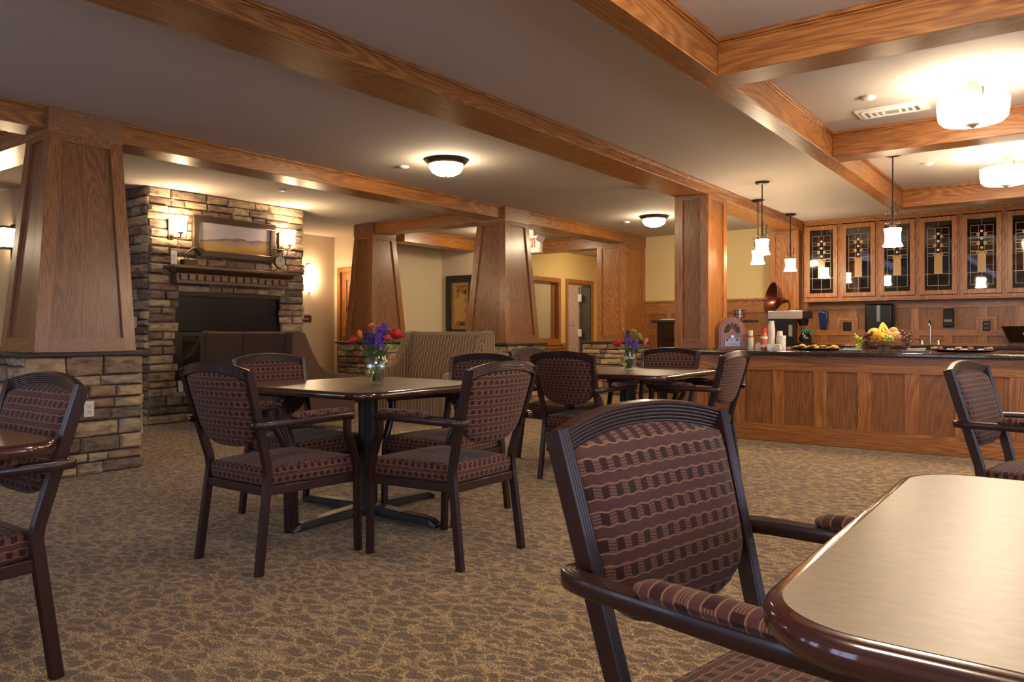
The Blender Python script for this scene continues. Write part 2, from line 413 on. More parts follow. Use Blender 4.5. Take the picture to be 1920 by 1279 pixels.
# beams (trim)
tn = [0]
def trim(bm, mat, **k):
    tn[0] += 1
    return struct('trim_%d' % tn[0], bm, mat, **k)
def beam_y(x0, x1, y0, y1, z, crown=True):
    bm = box(B(), x0, x1, y0, y1, z, CZ)
    if crown:
        for s, x in ((-1, x0), (1, x1)):
            box(bm, min(x, x+s*.022), max(x, x+s*.022), y0, y1, CZ-.022, CZ)
            box(bm, min(x, x+s*.012), max(x, x+s*.012), y0, y1, CZ-.034, CZ-.022)
    return trim(bm, OAKY, bevel=.004)
def beam_x(x0, x1, y0, y1, z):
    bm = box(B(), x0, x1, y0, y1, z, CZ)
    for s, y in ((-1, y0), (1, y1)):
        box(bm, x0, x1, min(y, y+s*.022), max(y, y+s*.022), CZ-.022, CZ)
        box(bm, x0, x1, min(y, y+s*.012), max(y, y+s*.012), CZ-.034, CZ-.022)
    return trim(bm, OAKX, bevel=.004)
beam_y(-3.70, -3.31, -2.6, 12.2, 2.593)
beam_y(-6.42, -6.10, -2.6, 12.2, 2.55)
beam_y(-1.775, -1.635, -2.6, 10.12, 2.505)
beam_y(.60, .74, -2.6, 10.12, 2.505)
beam_y(-8.95, -8.65, 8.85, 11.9, 2.50)
for y in (1.55, 4.18, 6.70): beam_x(-1.635, .60, y, y+.24, 2.505)
beam_x(-1.635, .60, 9.88, 10.12, 2.505)
beam_x(.74, 3.1, 4.18, 4.42, 2.505); beam_x(.74, 3.1, 9.88, 10.12, 2.505)
beam_x(-8.6, -6.42, 8.16, 8.46, 2.55)
beam_x(-8.65, -6.42, 11.55, 11.85, 2.50)
beam_x(-8.6, -6.42, 2.6, 2.92, 2.55)
beam_x(-13.9, -9.1, 2.6, 2.92, 2.55)

# ------------------------------------------------------------------ stone work
def stone_face(bm, O, U, N, W, z0, z1, holes=(), rh=(.06, .125), wl=(.13, .36), over=.02, seed=1, dep=(.018, .05)):
    rnd = random.Random(seed); O, U, N = V(O), V(U).normalized(), V(N).normalized(); Z = V((0, 0, 1))
    z = z0
    while z < z1-.02:
        h = rnd.uniform(*rh)
        if z+h > z1-.05: h = z1-z
        u = -over*rnd.uniform(.2, 1.2)
        while u < W-.01:
            w = rnd.uniform(*wl)*(1.25 if h > .1 else 1)
            if u+w > W-.09: w = W+over*rnd.uniform(0, 1.2)-u
            a, b, c, d = u, u+w, z, z+h
            skip = False
            for (ha, hb, hc, hd) in holes:
                if b > ha and a < hb and d > hc+.015 and c < hd-.015:
                    if a < ha-.05: b = ha+rnd.uniform(-.03, .02)
                    elif b > hb+.05: a = hb+rnd.uniform(-.02, .03)
                    else: skip = True
            if not skip and b-a > .03:
                g = .005; a += g; b -= g; c += g; d -= g
                D = rnd.uniform(*dep); j = lambda s: rnd.uniform(-s, s)
                def P(x, zz, q): return O+U*x+Z*(zz)+N*q
                k0 = [P(a, c, 0), P(b, c, 0), P(b, d, 0), P(a, d, 0)]
                s1 = .006
                k1 = [P(a+j(s1), c+j(s1), D*.6), P(b+j(s1), c+j(s1), D*.6), P(b+j(s1), d+j(s1), D*.6), P(a+j(s1), d+j(s1), D*.6)]
                i = min(.014, (d-c)*.2)
                k2 = [P(a+i+j(s1), c+i+j(s1), D+j(.006)), P(b-i+j(s1), c+i+j(s1), D+j(.006)), P(b-i+j(s1), d-i+j(s1), D+j(.006)), P(a+i+j(s1), d-i+j(s1), D+j(.006))]
                R0, R1, R2 = [[bm.verts.new(p) for p in k] for k in (k0, k1, k2)]
                cc = bm.verts.new(P((a+b)/2+j(.02), (c+d)/2, D*1.08+.003))
                for q in range(4):
                    r = (q+1) % 4
                    bm.faces.new((R0[q], R0[r], R1[r], R1[q])); bm.faces.new((R1[q], R1[r], R2[r], R2[q])); bm.faces.new((R2[q], R2[r], cc))
            u += w
        z += h
    return bm
def pedestal(parent, x0, x1, y0, y1, z1, seed):
    bm = B()
    stone_face(bm, (x1, y0, 0), (0, 1, 0), (1, 0, 0), y1-y0, 0, z1, seed=seed)
    stone_face(bm, (x0, y0, 0), (1, 0, 0), (0, -1, 0), x1-x0, 0, z1, seed=seed+1)
    stone_face(bm, (x0, y0, 0), (0, 1, 0), (-1, 0, 0), y1-y0, 0, z1, seed=seed+2, wl=(.25, .5))
    stone_face(bm, (x0, y1, 0), (1, 0, 0), (0, 1, 0), x1-x0, 0, z1, seed=seed+3, wl=(.25, .5))
    obj('stone_pedestal', bm, STONE, parent)
    obj('mortar_core', box(B(), x0, x1, y0, y1, 0, z1), MORTAR, parent)
    bm = box(B(), x0-.05, x1+.055, y0-.05, y1+.055, z1, z1+.03)
    obj('cap_slab', bm, SLAB, parent, bevel=.006)

def casing(parent, b, t, z0, z1, stile=.075, fr=.022, collar=True, mcore=OAKCP, ms=OAKC):
    """tapered four-sided wood casing. b/t = (x0,x1,y0,y1) at bottom / top"""
    def cor(q): x0, x1, y0, y1 = q; return [(x0, y0), (x1, y0), (x1, y1), (x0, y1)]
    cb, ct = cor(b), cor(t)
    P = lambda i, f: V((cb[i][0]+(ct[i][0]-cb[i][0])*f, cb[i][1]+(ct[i][1]-cb[i][1])*f, z0+(z1-z0)*f))
    bm = B(); hexa(bm, [P(i, 0) for i in range(4)], [P(i, 1) for i in range(4)]); obj('panel_core', bm, mcore, parent)
    st, rl = B(), B()
    for i in range(4):
        j = (i+1) % 4
        n = ((P(j, 0)-P(i, 0)).cross(P(i, 1)-P(i, 0))).normalized()
        def L(f, s):
            a, c = P(i, f), P(j, f); d = (c-a).normalized(); return a+d*s
        def Rr(f, s):
            a, c = P(i, f), P(j, f); d = (c-a).normalized(); return c-d*s
        e = fr*.9
        qprism(st, [L(0, -e), L(0, stile), L(1, stile), L(1, -e)], n, fr)
        qprism(st, [Rr(0, stile), Rr(0, -e), Rr(1, -e), Rr(1, stile)], n, fr)
        H = z1-z0; f0 = .10/H; f1 = 1-.05/H
        qprism(rl, [L(0, stile), Rr(0, stile), Rr(f0, stile), L(f0, stile)], n, fr-.001)
        qprism(rl, [L(f1, stile), Rr(f1, stile), Rr(1, stile), L(1, stile)], n, fr-.001)
    obj('stile_frame', st, ms, parent, bevel=.002)
    obj('rail_frame', rl, OAKCX, parent)
    if collar:
        x0, x1, y0, y1 = t; e = fr+.006
        obj('collar', box(B(), x0-e, x1+e, y0-e, y1+e-.004, z1, CZ-.0005), OAKCX, parent, bevel=.003)

PH = .878
c = thing('tapered_column', 'large tapered oak column at the left, with a power outlet on its stone pedestal', 'column', (0, 0, 0), group='tapered oak columns')
pedestal(c, -6.60, -5.90, 2.30, 3.10, PH, 11); casing(c, (-6.50, -5.95, 2.38, 3.07), (-6.42, -6.07, 2.53, 3.02), PH+.03, 2.52)
c = thing('tapered_column', 'tapered oak column beside the exit sign, behind the striped loveseat', 'column', (0, 0, 0), group='tapered oak columns')
pedestal(c, -6.68, -5.90, 7.88, 8.72, PH, 31); casing(c, (-6.60, -5.95, 7.93, 8.67), (-6.50, -6.07, 8.08, 8.58), PH+.03, 2.52)
c = thing('tapered_column', 'tapered oak column on a stone pedestal behind the flower vase, left of the striped loveseat', 'column', (0, 0, 0), group='tapered oak columns')
pedestal(c, -9.15, -8.45, 7.94, 8.76, PH, 51); casing(c, (-9.06, -8.5, 8.0, 8.70), (-8.98, -8.62, 8.13, 8.58), PH+.03, 2.52)
c = thing('tapered_column', 'tapered oak column mostly hidden at the far left edge behind the large column', 'column', (0, 0, 0), group='tapered oak columns')
pedestal(c, -9.25, -8.55, 2.30, 3.10, PH, 71); casing(c, (-9.16, -8.62, 2.38, 3.07), (-9.08, -8.72, 2.53, 3.02), PH+.03, 2.52)
c = thing('square_column', 'straight oak column on a stone base, behind the smaller flower vase', 'column', (0, 0, 0))
pedestal(c, -6.86, -6.06, 11.42, 12.2, .86, 91)
casing(c, (-6.60, -6.105, 11.46, 12.18), (-6.60, -6.105, 11.46, 12.18), .89, 2.52, ms=OAKZ, mcore=OAKZ)
c = thing('square_column', 'straight square oak column standing on the bar counter beside the cathedral radio', 'column', (0, 0, 0))
casing(c, (-3.68, -3.32, 8.18, 8.70), (-3.68, -3.32, 8.18, 8.70), .872, 2.593, collar=False, ms=OAKZ, mcore=OAKZP, stile=.075)
c = thing('square_column', 'flat oak pilaster between the copper horn and the glass-front cabinets', 'column', (0, 0, 0))
casing(c, (-3.80, -3.40, 11.9, 12.19), (-3.80, -3.40, 11.9, 12.19), .872, 2.593, collar=False, ms=OAKZ, mcore=OAKZ, stile=.07)

# ------------------------------------------------------------------ fireplace
fp = thing('stone_fireplace', 'floor to ceiling ledge stone fireplace with black firebox and sloping stone sides', 'fireplace', (0, 0, 0))
FX = -8.47
hole = (.33, 1.76, .36, 1.47)      # along y from 4.56
bm = B()
stone_face(bm, (FX, 4.56, 0), (0, 1, 0), (1, 0, 0), 2.12, 0, CZ, holes=[hole], seed=5, rh=(.06, .13), wl=(.14, .4), dep=(.015, .06))
stone_face(bm, (-9.35, 4.56, 0), (1, 0, 0), (0, -1, 0), .88, 0, CZ, seed=6, rh=(.06, .13), dep=(.015, .06))
stone_face(bm, (-9.35, 6.68, 0), (1, 0, 0), (0, 1, 0), .88, 0, CZ, seed=8, wl=(.3, .5), dep=(.015, .06))
obj('stone_facing', bm, STONE, fp)
bm = B()
box(bm, -9.35, FX, 4.56, 4.56+hole[0]-.02, 0, CZ); box(bm, -9.35, FX, 4.56+hole[1]+.02, 6.68, 0, CZ)
box(bm, -9.35, FX, 4.88, 6.34, 0, hole[2]-.01); box(bm, -9.35, FX, 4.88, 6.34, hole[3]+.01, CZ); box(bm, -9.35, -9.0, 4.86, 6.36, .3, 1.5)
obj('chimney_core', bm, MORTAR, fp)
bm = B(); box(bm, -8.62, -8.5, 4.87, 6.34, 1.06, 1.48)
obj('smoke_hood', bm, plain('hood_black', (.008, .007, .007), .3, spec=.25, coat=.12, bump=.25, bscale=14), fp, bevel=.004)
bm = B(); box(bm, -8.66, -8.52, 4.87, 4.99, .35, 1.06); box(bm, -8.66, -8.52, 6.22, 6.34, .35, 1.06); box(bm, -8.66, -8.52, 4.99, 6.22, .35, .42); box(bm, -8.66, -8.54, 4.99, 6.22, 1.0, 1.06)
obj('firebox_frame', bm, BLACKM, fp, bevel=.004)
obj('firebox', box(B(), -8.99, -8.98, 4.9, 6.3, .35, 1.1), BLACKM, fp)
obj('glass_door', box(B(), -8.60, -8.592, 4.99, 6.22, .42, 1.0), plain('fire_glass', (.01, .01, .011), .03, coat=1, spec=1), fp)
BARK = plain('log_bark', (.08, .05, .03), .9, bump=.8, bscale=30)
for i in range(3): obj('log', tube(B(), [(-8.85+.05*i, 5.2, .45+.04*i), (-8.80-.03*i, 5.95, .47+.03*i)], .045, 9), BARK, fp, smooth=True)
bm = B(); box(bm, -8.50, -8.36, 4.84, 6.40, .30, .355)
obj('hearth_slab', bm, plain('hearth_sandstone', (.33, .24, .15), .8, bump=.7, bscale=12, var=.3), fp, bevel=.012)
# mantel
mt = thing('fireplace_mantel', 'carved brown wooden mantel shelf with a row of dentil blocks on the stone chimney', 'mantel', (0, 0, 0))
WALN = oak('walnut', 'y', (.09, .04, .018), (.19, .085, .035), rough=.4)
bm = B()
box(bm, -8.45, -8.18, 4.70, 6.42, 1.785, 1.82); 
qprism(bm, [(-8.45, 4.74, 1.785), (-8.20, 4.74, 1.785), (-8.28, 4.78, 1.74), (-8.45, 4.78, 1.74)], (0, 1, 0), 1.62)
obj('shelf', bm, WALN, mt, bevel=.005)
bm = B(); box(bm, -8.45, -8.31, 4.80, 6.32, 1.63, 1.74); box(bm, -8.45, -8.285, 4.79, 6.33, 1.62, 1.645)
obj('frieze', bm, WALN, mt, bevel=.003)
WLIGHT = oak('walnut_light', 'y', (.15, .07, .03), (.3, .15, .07))
for i in range(14): obj('dentil_block', box(B(), -8.31, -8.285, 4.84+i*.105, 4.84+i*.105+.07, 1.66, 1.725), WLIGHT, mt, bevel=.003)
# painting over mantel
pt = thing('framed_painting', 'wide landscape painting in a heavy brown frame above the fireplace mantel', 'painting', (0, 0, 0))
def frame4(parent, name, axis, p, a0, a1, z0, z1, w, d, mat, sgn=1, bevel=.006):
    bm = B()
    def q(a, b, c, dd):
        lo, hi = sorted((p, p+sgn*d))
        if axis == 'x': box(bm, lo, hi, a, b, c, dd)
        else: box(bm, a, b, lo, hi, c, dd)
    q(a0, a1, z0, z0+w); q(a0, a1, z1-w, z1); q(a0, a0+w, z0+w, z1-w); q(a1-w, a1, z0+w, z1-w)
    return obj(name, bm, mat, parent, bevel=bevel)
PF = plain('painting_frame', (.055, .035, .022), .3, coat=.5)
frame4(pt, 'frame', 'x', -8.43, 5.05, 6.20, 1.955, 2.44, .075, .06, PF)
def painting_mat():
    m, nt, b = nm('landscape_painting')
    tc = nt.nodes.new('ShaderNodeTexCoord'); sp = nt.nodes.new('ShaderNodeSeparateXYZ'); nt.links.new(tc.outputs['Object'], sp.inputs[0])
    n = nt.nodes.new('ShaderNodeTexNoise'); n.inputs['Scale'].default_value = 5; n.inputs['Detail'].default_value = 5
    mp = nt.nodes.new('ShaderNodeMapping'); mp.inputs['Scale'].default_value = (1, .6, 2.5); nt.links.new(tc.outputs['Object'], mp.inputs[0]); nt.links.new(mp.outputs[0], n.inputs[0])
    zz = math_(nt, 'SUBTRACT', sp.outputs[2], 2.03)
    f = math_(nt, 'ADD', math_(nt, 'MULTIPLY', zz, 1/.34), math_(nt, 'MULTIPLY', math_(nt, 'SUBTRACT', n.outputs['Fac'], .5), .5))
    g = math_(nt, 'ADD', f, math_(nt, 'MULTIPLY', math_(nt, 'SUBTRACT', sp.outputs[1], 5.6), -.12))
    r = ramp(nt, [(0, (.3, .17, .03)), (.22, (.42, .27, .07)), (.36, (.32, .22, .18)), (.45, (.13, .1, .07)), (.5, (.42, .36, .36)), (.75, (.36, .34, .42)), (1, (.5, .42, .38))])
    nt.links.new(g, r.inputs['Fac']); nt.links.new(r.outputs['Color'], b.inputs['Base Color']); b.inputs['Roughness'].default_value = .3
    b.inputs['Coat Weight'].default_value = .5; b.inputs['Coat Roughness'].default_value = .03
    return m
obj('canvas', box(B(), -8.43, -8.40, 5.12, 6.13, 2.02, 2.37), painting_mat(), pt)

# ------------------------------------------------------------------ wainscot
def wainscot(name_fn, axis, p, sgn, a0, a1, z0, z1, stiles, rails, sw=.1, parent=None, mc=OAKZP, cap=True, d=.018):
    """rails = list of (z0,z1); stiles = centre positions"""
    core, st, rl = B(), B(), B()
    def q(bm, a, b, c, dd, t0, t1):
        lo, hi = sorted((p+sgn*t0, p+sgn*t1))
        if axis == 'y': box(bm, a, b, lo, hi, c, dd)
        else: box(bm, lo, hi, a, b, c, dd)
    q(core, a0, a1, z0, z1, 0, .012)
    zs = [z0]+[x for r in rails for x in r]+[z1]
    for s in stiles: q(st, s-sw/2, s+sw/2, z0+.001, z1-.001, .008, .012+d-.001)
    for r in rails: q(rl, a0, a1, r[0], r[1], .006, .012+d)
    if cap: q(rl, a0, a1, z1-.005, z1+.03, 0, .012+d+.02)
    return core, st, rl
def wains_struct(axis, p, sgn, a0, a1, z0, z1, stiles, rails, **k):
    core, st, rl = wainscot(None, axis, p, sgn, a0, a1, z0, z1, stiles, rails, **k)
    mx = OAKX if axis == 'y' else OAKY
    t = trim(core, OAKZP); obj('wainscot_stile', st, OAKZ, t, bevel=.003); obj('wainscot_rail', rl, mx, t, bevel=.003)
    t.name = 'trim_%d' % tn[0]
wains_struct('y', 12.2, -1, -6.1, -3.82, 0, 1.56, [-6.1+.04+.42*i for i in range(6)], [(0, .14), (.62, .72), (1.0, 1.1), (1.36, 1.56)])
wains_struct('y', 12.2, -1, -3.38, 3.1, .86, 1.52, [-3.09+.413*i for i in range(16)], [(.86, .9), (1.0, 1.09), (1.39, 1.52)], cap=False, sw=.11)
wains_struct('x', -8.6, 1, 10.75, 13.5, 0, .72, [10.8+.55*i for i in range(5)], [(0, .14), (.58, .72)])
# window to the corridor room: oak trim, jamb and blinds
bm = B(); y0, y1, z0, z1 = 11.9, 13.27, .9, 2.07; t = .085
for a in ((y0-t, y0, z0-t, z1+t), (y1, y1+t, z0-t, z1+t), (y0, y1, z0-t, z0), (y0, y1, z1, z1+t)): box(bm, -8.6, -8.575, *a)
w1 = struct('window_9', bm, OAKZ, bevel=.003)
bm = B(); box(bm, -8.72, -8.6, y1-.02, y1, z0, z1); box(bm, -8.72, -8.6, y0, y0+.02, z0, z1); box(bm, -8.72, -8.6, y0, y1, z0, z0+.02); box(bm, -8.72, -8.6, y0, y1, z1-.02, z1)
box(bm, -8.71, -8.66, y1-.14, y1-.02, z0, z1)
obj('window_jamb', bm, OAKZP, w1)
bm = B(); z = z0+.03
while z < z1-.03:
    qprism(bm, [(-8.685, y0+.02, z), (-8.677, y0+.02, z+.024), (-8.677, y1-.15, z+.024), (-8.685, y1-.15, z)], (1, 0, -.3), .002); z += .023
obj('window_blind', bm, plain('blind_slats', (.75, .68, .5), .5), w1)
obj('window_pane', box(B(), -8.65, -8.645, y0+.02, y1-.14, z0+.02, z1-.02), PGLASS, w1)
bm = B(); box(bm, -8.6, -8.54, 11.7, 13.5, .785, .815)
trim(bm, OAKY, bevel=.004)
# doorway at the corridor end: trim, open leaf, closet door seen inside
bm = B(); y0, y1, z1 = 13.64, 14.6, 2.08
for a in ((y0-t, y0, 0, z1+t), (y1, y1+t, 0, z1+t), (y0, y1, z1, z1+t)): box(bm, -8.6, -8.575, *a)
for a in ((y0, y0+.02, 0, z1), (y1-.02, y1, 0, z1), (y0, y1, z1-.02, z1)): box(bm, -8.72, -8.6, *a)
d = struct('door_1', bm, OAKZ, bevel=.003)
DG = plain('door_dark_green', (.05, .055, .048), .5)
obj('door_jamb', box(B(), -8.83, -8.60, 14.575, 14.60, 0, 2.08), DG, d)
LIL = oak('bluish_lit_oak_door', 'z', (.42, .3, .3), (.58, .44, .42), rough=.5)  # bluish light falling on the oak leaf is put into its lilac colour
lf = obj('door_leaf', box(B(), -9.68, -8.86, 14.53, 14.575, .01, 2.05), LIL, d)
obj('leaf_rail', box(box(box(B(), -9.68, -8.86, 14.52, 14.53, 1.2, 1.32), -9.68, -8.86, 14.52, 14.53, .01, .15), -8.98, -8.86, 14.519, 14.53, .01, 2.05), LIL, lf, bevel=.003)
for z in (1.72, .95, .3): obj('hinge', box(B(), -8.87, -8.79, 14.50, 14.53, z, z+.16), WHITE, d)
# library door
bm = B(); x0, x1, z1 = -10.33, -9.56, 2.09; t = .08
for a, b, c_, d_ in ((x0-t, x0, 0, z1+t), (x1, x1+.05, 0, z1+t), (x0, x1, z1, z1+t)): box(bm, a, b, 8.975, 9.0, c_, d_)
d2 = struct('door_2', bm, OAKZ, bevel=.003)
RED = oak('door_oak_warm', 'z', (.27, .09, .02), (.52, .21, .05), rough=.3, coat=.5)
obj('door_leaf', box(B(), x0, x1, 9.03, 9.07, 0, z1), RED, d2)
bm = B()
for a in ((x0, x0+.12), (x1-.12, x1)): box(bm, a[0], a[1], 9.015, 9.03, 0, z1)
for z in (0, 1.25, z1-.14): box(bm, x0, x1, 9.016, 9.03, z, z+.14)
box(bm, (x0+x1)/2-.05, (x0+x1)/2+.05, 9.017, 9.03, 0, 1.3)
obj('door_rail', bm, RED, d2, bevel=.003)
bm = B(); lathe(bm, [(0, 0), (.03, 0), (.03, .01), (0, .012)], (0, 0, 0), 14)
bmesh.ops.rotate(bm, verts=bm.verts, cent=(0, 0, 0), matrix=M4.Rotation(R(90), 3, 'X')); bmesh.ops.translate(bm, verts=bm.verts, vec=(x0+.06, 9.015, 1.0))
tube(bm, bez([(x0+.06, 9.01, 1.0), (x0+.06, 8.96, 1.0), (x0+.09, 8.955, 1.0), (x0+.17, 8.957, .998)], 4), .009)
obj('door_handle', bm, CHROME, d2, smooth=True)
# library sign
sg = thing('room_sign', 'small dark room sign with a gold top edge and gold lettering on the cream wall', 'sign', (0, 0, 0))
obj('sign_board', box(B(), -10.5, -10.48, 8.22, 8.48, 1.22, 1.33), plain('sign_brown', (.05, .025, .015), .4), sg)
bm = B(); hexa(bm, [(-10.5, 8.23, 1.33), (-10.5, 8.47, 1.33), (-10.5, 8.43, 1.35), (-10.5, 8.29, 1.35)], [(-10.475, 8.23, 1.33), (-10.475, 8.47, 1.33), (-10.475, 8.43, 1.35), (-10.475, 8.29, 1.35)])
obj('sign_top', bm, plain('sign_gold', (.5, .25, .05), .35, metal=.6), sg)
def text(s, size, mat, parent, name, loc, rot, ext=.0015):
    cu = bpy.data.curves.new(name, 'FONT'); cu.body = s; cu.size = size; cu.align_x = 'CENTER'; cu.align_y = 'CENTER'; cu.extrude = ext
    o = bpy.data.objects.new(name, cu); COL.objects.link(o)
    dg = bpy.context.evaluated_depsgraph_get()
    me = bpy.data.meshes.new_from_object(o.evaluated_get(dg)); bpy.data.objects.remove(o)
    me.materials.clear(); me.materials.append(mat)
    o = bpy.data.objects.new(name, me); COL.objects.link(o); o.parent = parent; o.location = loc; o.rotation_euler = rot
    return o
text('LIBRARY', .045, plain('sign_letters', (.6, .45, .3), .4), sg, 'lettering', (-10.478, 8.35, 1.272), (R(90), 0, R(90)))
# exit sign hanging from the ceiling, with an emergency lamp head
ex = thing('exit_sign', 'white exit sign with red letters and a white emergency lamp, hanging between two columns', 'exit sign', (0, 0, 0))
EXW = plain('exit_housing', (.86, .83, .76), .45)
bm = B(); box(bm, -7.31, -6.93, 10.18, 10.24, 2.33, 2.61); box(bm, -7.24, -7.06, 10.17, 10.25, 2.61, CZ)
obj('housing', bm, EXW, ex, bevel=.006)
text('EXIT', .215, plain('exit_red', (.75, .04, .03), .5), ex, 'lettering', (-7.125, 10.176, 2.485), (R(90), 0, 0))
for ch in ex.children:
    if ch.name.startswith('lettering'): ch.scale = (.47, 1, 1)
bm = B(); box(bm, -.06, .06, -.05, .05, -.055, .055); o = obj('lamp_head', bm, EXW, ex, bevel=.015, seg=3); o.location = (-6.90, 10.13, 2.55); o.rotation_euler = (R(10), R(28), R(15))
# large sepia print in the alcove
pr = thing('framed_print', 'tall sepia print of a tree over water with pale mat and thick black frame', 'picture', (0, 0, 0))
frame4(pr, 'frame', 'y', 10.70, -9.36, -8.70, .98, 2.08, .12, .05, plain('print_frame', (.02, .017, .012), .4), sgn=-1)
frame4(pr, 'picture_mat', 'y', 10.695, -9.25, -8.81, 1.09, 1.97, .075, .02, oak('mat_wood', 'z', (.33, .18, .07), (.5, .3, .13)), sgn=-1, bevel=0)
def sepia():
    m, nt, b = nm('sepia_print')
    tc = nt.nodes.new('ShaderNodeTexCoord'); sp = nt.nodes.new('ShaderNodeSeparateXYZ'); nt.links.new(tc.outputs['Object'], sp.inputs[0])
    n = nt.nodes.new('ShaderNodeTexNoise'); n.inputs['Scale'].default_value = 14; n.inputs['Detail'].default_value = 8; nt.links.new(tc.outputs['Object'], n.inputs[0])
    dz = math_(nt, 'ABSOLUTE', math_(nt, 'SUBTRACT', sp.outputs[2], 1.5))
    dx = math_(nt, 'ADD', sp.outputs[0], 9.10)
    f = math_(nt, 'ADD', math_(nt, 'MULTIPLY', math_(nt, 'SUBTRACT', n.outputs['Fac'], .5), 1.4), math_(nt, 'ADD', math_(nt, 'MULTIPLY', dz, 1.0), math_(nt, 'MULTIPLY', dx, .8)))
    r = ramp(nt, [(.15, (.5, .28, .09)), (.42, (.33, .16, .045)), (.55, (.05, .022, .008)), (.8, (.03, .012, .005))])
    nt.links.new(f, r.inputs['Fac']); nt.links.new(r.outputs['Color'], b.inputs['Base Color']); b.inputs['Roughness'].default_value = .4
    return m
obj('print', box(B(), -9.19, -8.86, 10.68, 10.69, 1.15, 1.91), sepia(), pr)
# ------------------------------------------------------------------ dining chairs
def prof_fl(w, d, n=5, a=.0022, both=True):
    """rectangular section w x d with n flutes on the +b (and -b) faces"""
    pts = []
    def face(y, x0, x1, s):
        m = n*4
        for i in range(m+1):
            t = i/m; x = x0+(x1-x0)*t
            e = 1-abs(cos(pi*t*n))**.8 if n else 0
            pts.append((x, y-s*a*(1-e)))
    face(d/2, -w/2+.002, w/2-.002, 1)
    pts.append((w/2, d/2-.004)); pts.append((w/2, -d/2+.004))
    if both: face(-d/2, w/2-.002, -w/2+.002, -1)
    else: pts.append((w/2-.003, -d/2)); pts.append((-w/2+.003, -d/2))
    pts.append((-w/2, -d/2+.004)); pts.append((-w/2, d/2-.004))
    return pts
RP = [(0, 0), (.049, .38), (.055, .43), (.049, .475), (-.066, .892)]     # rear leg (y, z)
def post_y(z):
    for (a, b), (c, d) in zip(RP, RP[1:]):
        if z <= d: return a+(c-a)*(z-b)/(d-b)
    return RP[-1][0]
def post_x(z):
    return .23-.01*min(z, .44)/.44 if z < .5 else .22+.03*(z-.5)/.392
def cushion(bm, cor, z0, z1, bulge, n=12, pw=6, dirn=None):
    """pillow between z0 and z1 over quad corners cor (bl, br, tr, tl) in xy"""
    P = [V((c[0], c[1], 0)) for c in cor]
    def pos(u, v): return (P[0]*(1-u)*(1-v)+P[1]*u*(1-v)+P[2]*u*v+P[3]*(1-u)*v)
    ts = [(.5-.5*cos(pi*i/n)) for i in range(n+1)]
    h = (z1-z0)/2; zm = (z0+z1)/2
    def e(u, v):
        a, b = abs(2*u-1), abs(2*v-1)
        return max(0, (1-a**pw))**.33*max(0, (1-b**pw))**.33
    top = [[None]*(n+1) for _ in ts]; bot = [[None]*(n+1) for _ in ts]
    for i, u in enumerate(ts):
        for j, v in enumerate(ts):
            p = pos(u, v); k = e(u, v)
            edge = i in (0, n) or j in (0, n)
            t = bm.verts.new((p.x, p.y, zm+h*k+bulge*(1-(2*u-1)**2)*(1-(2*v-1)**2)))
            top[i][j] = t
            bot[i][j] = t if edge else bm.verts.new((p.x, p.y, zm-h*k))
    for g in (top, bot):
        for i in range(n):
            for j in range(n):
                f = [g[i][j], g[i+1][j], g[i+1][j+1], g[i][j+1]]
                try: bm.faces.new(f)
                except ValueError: pass
    return bm
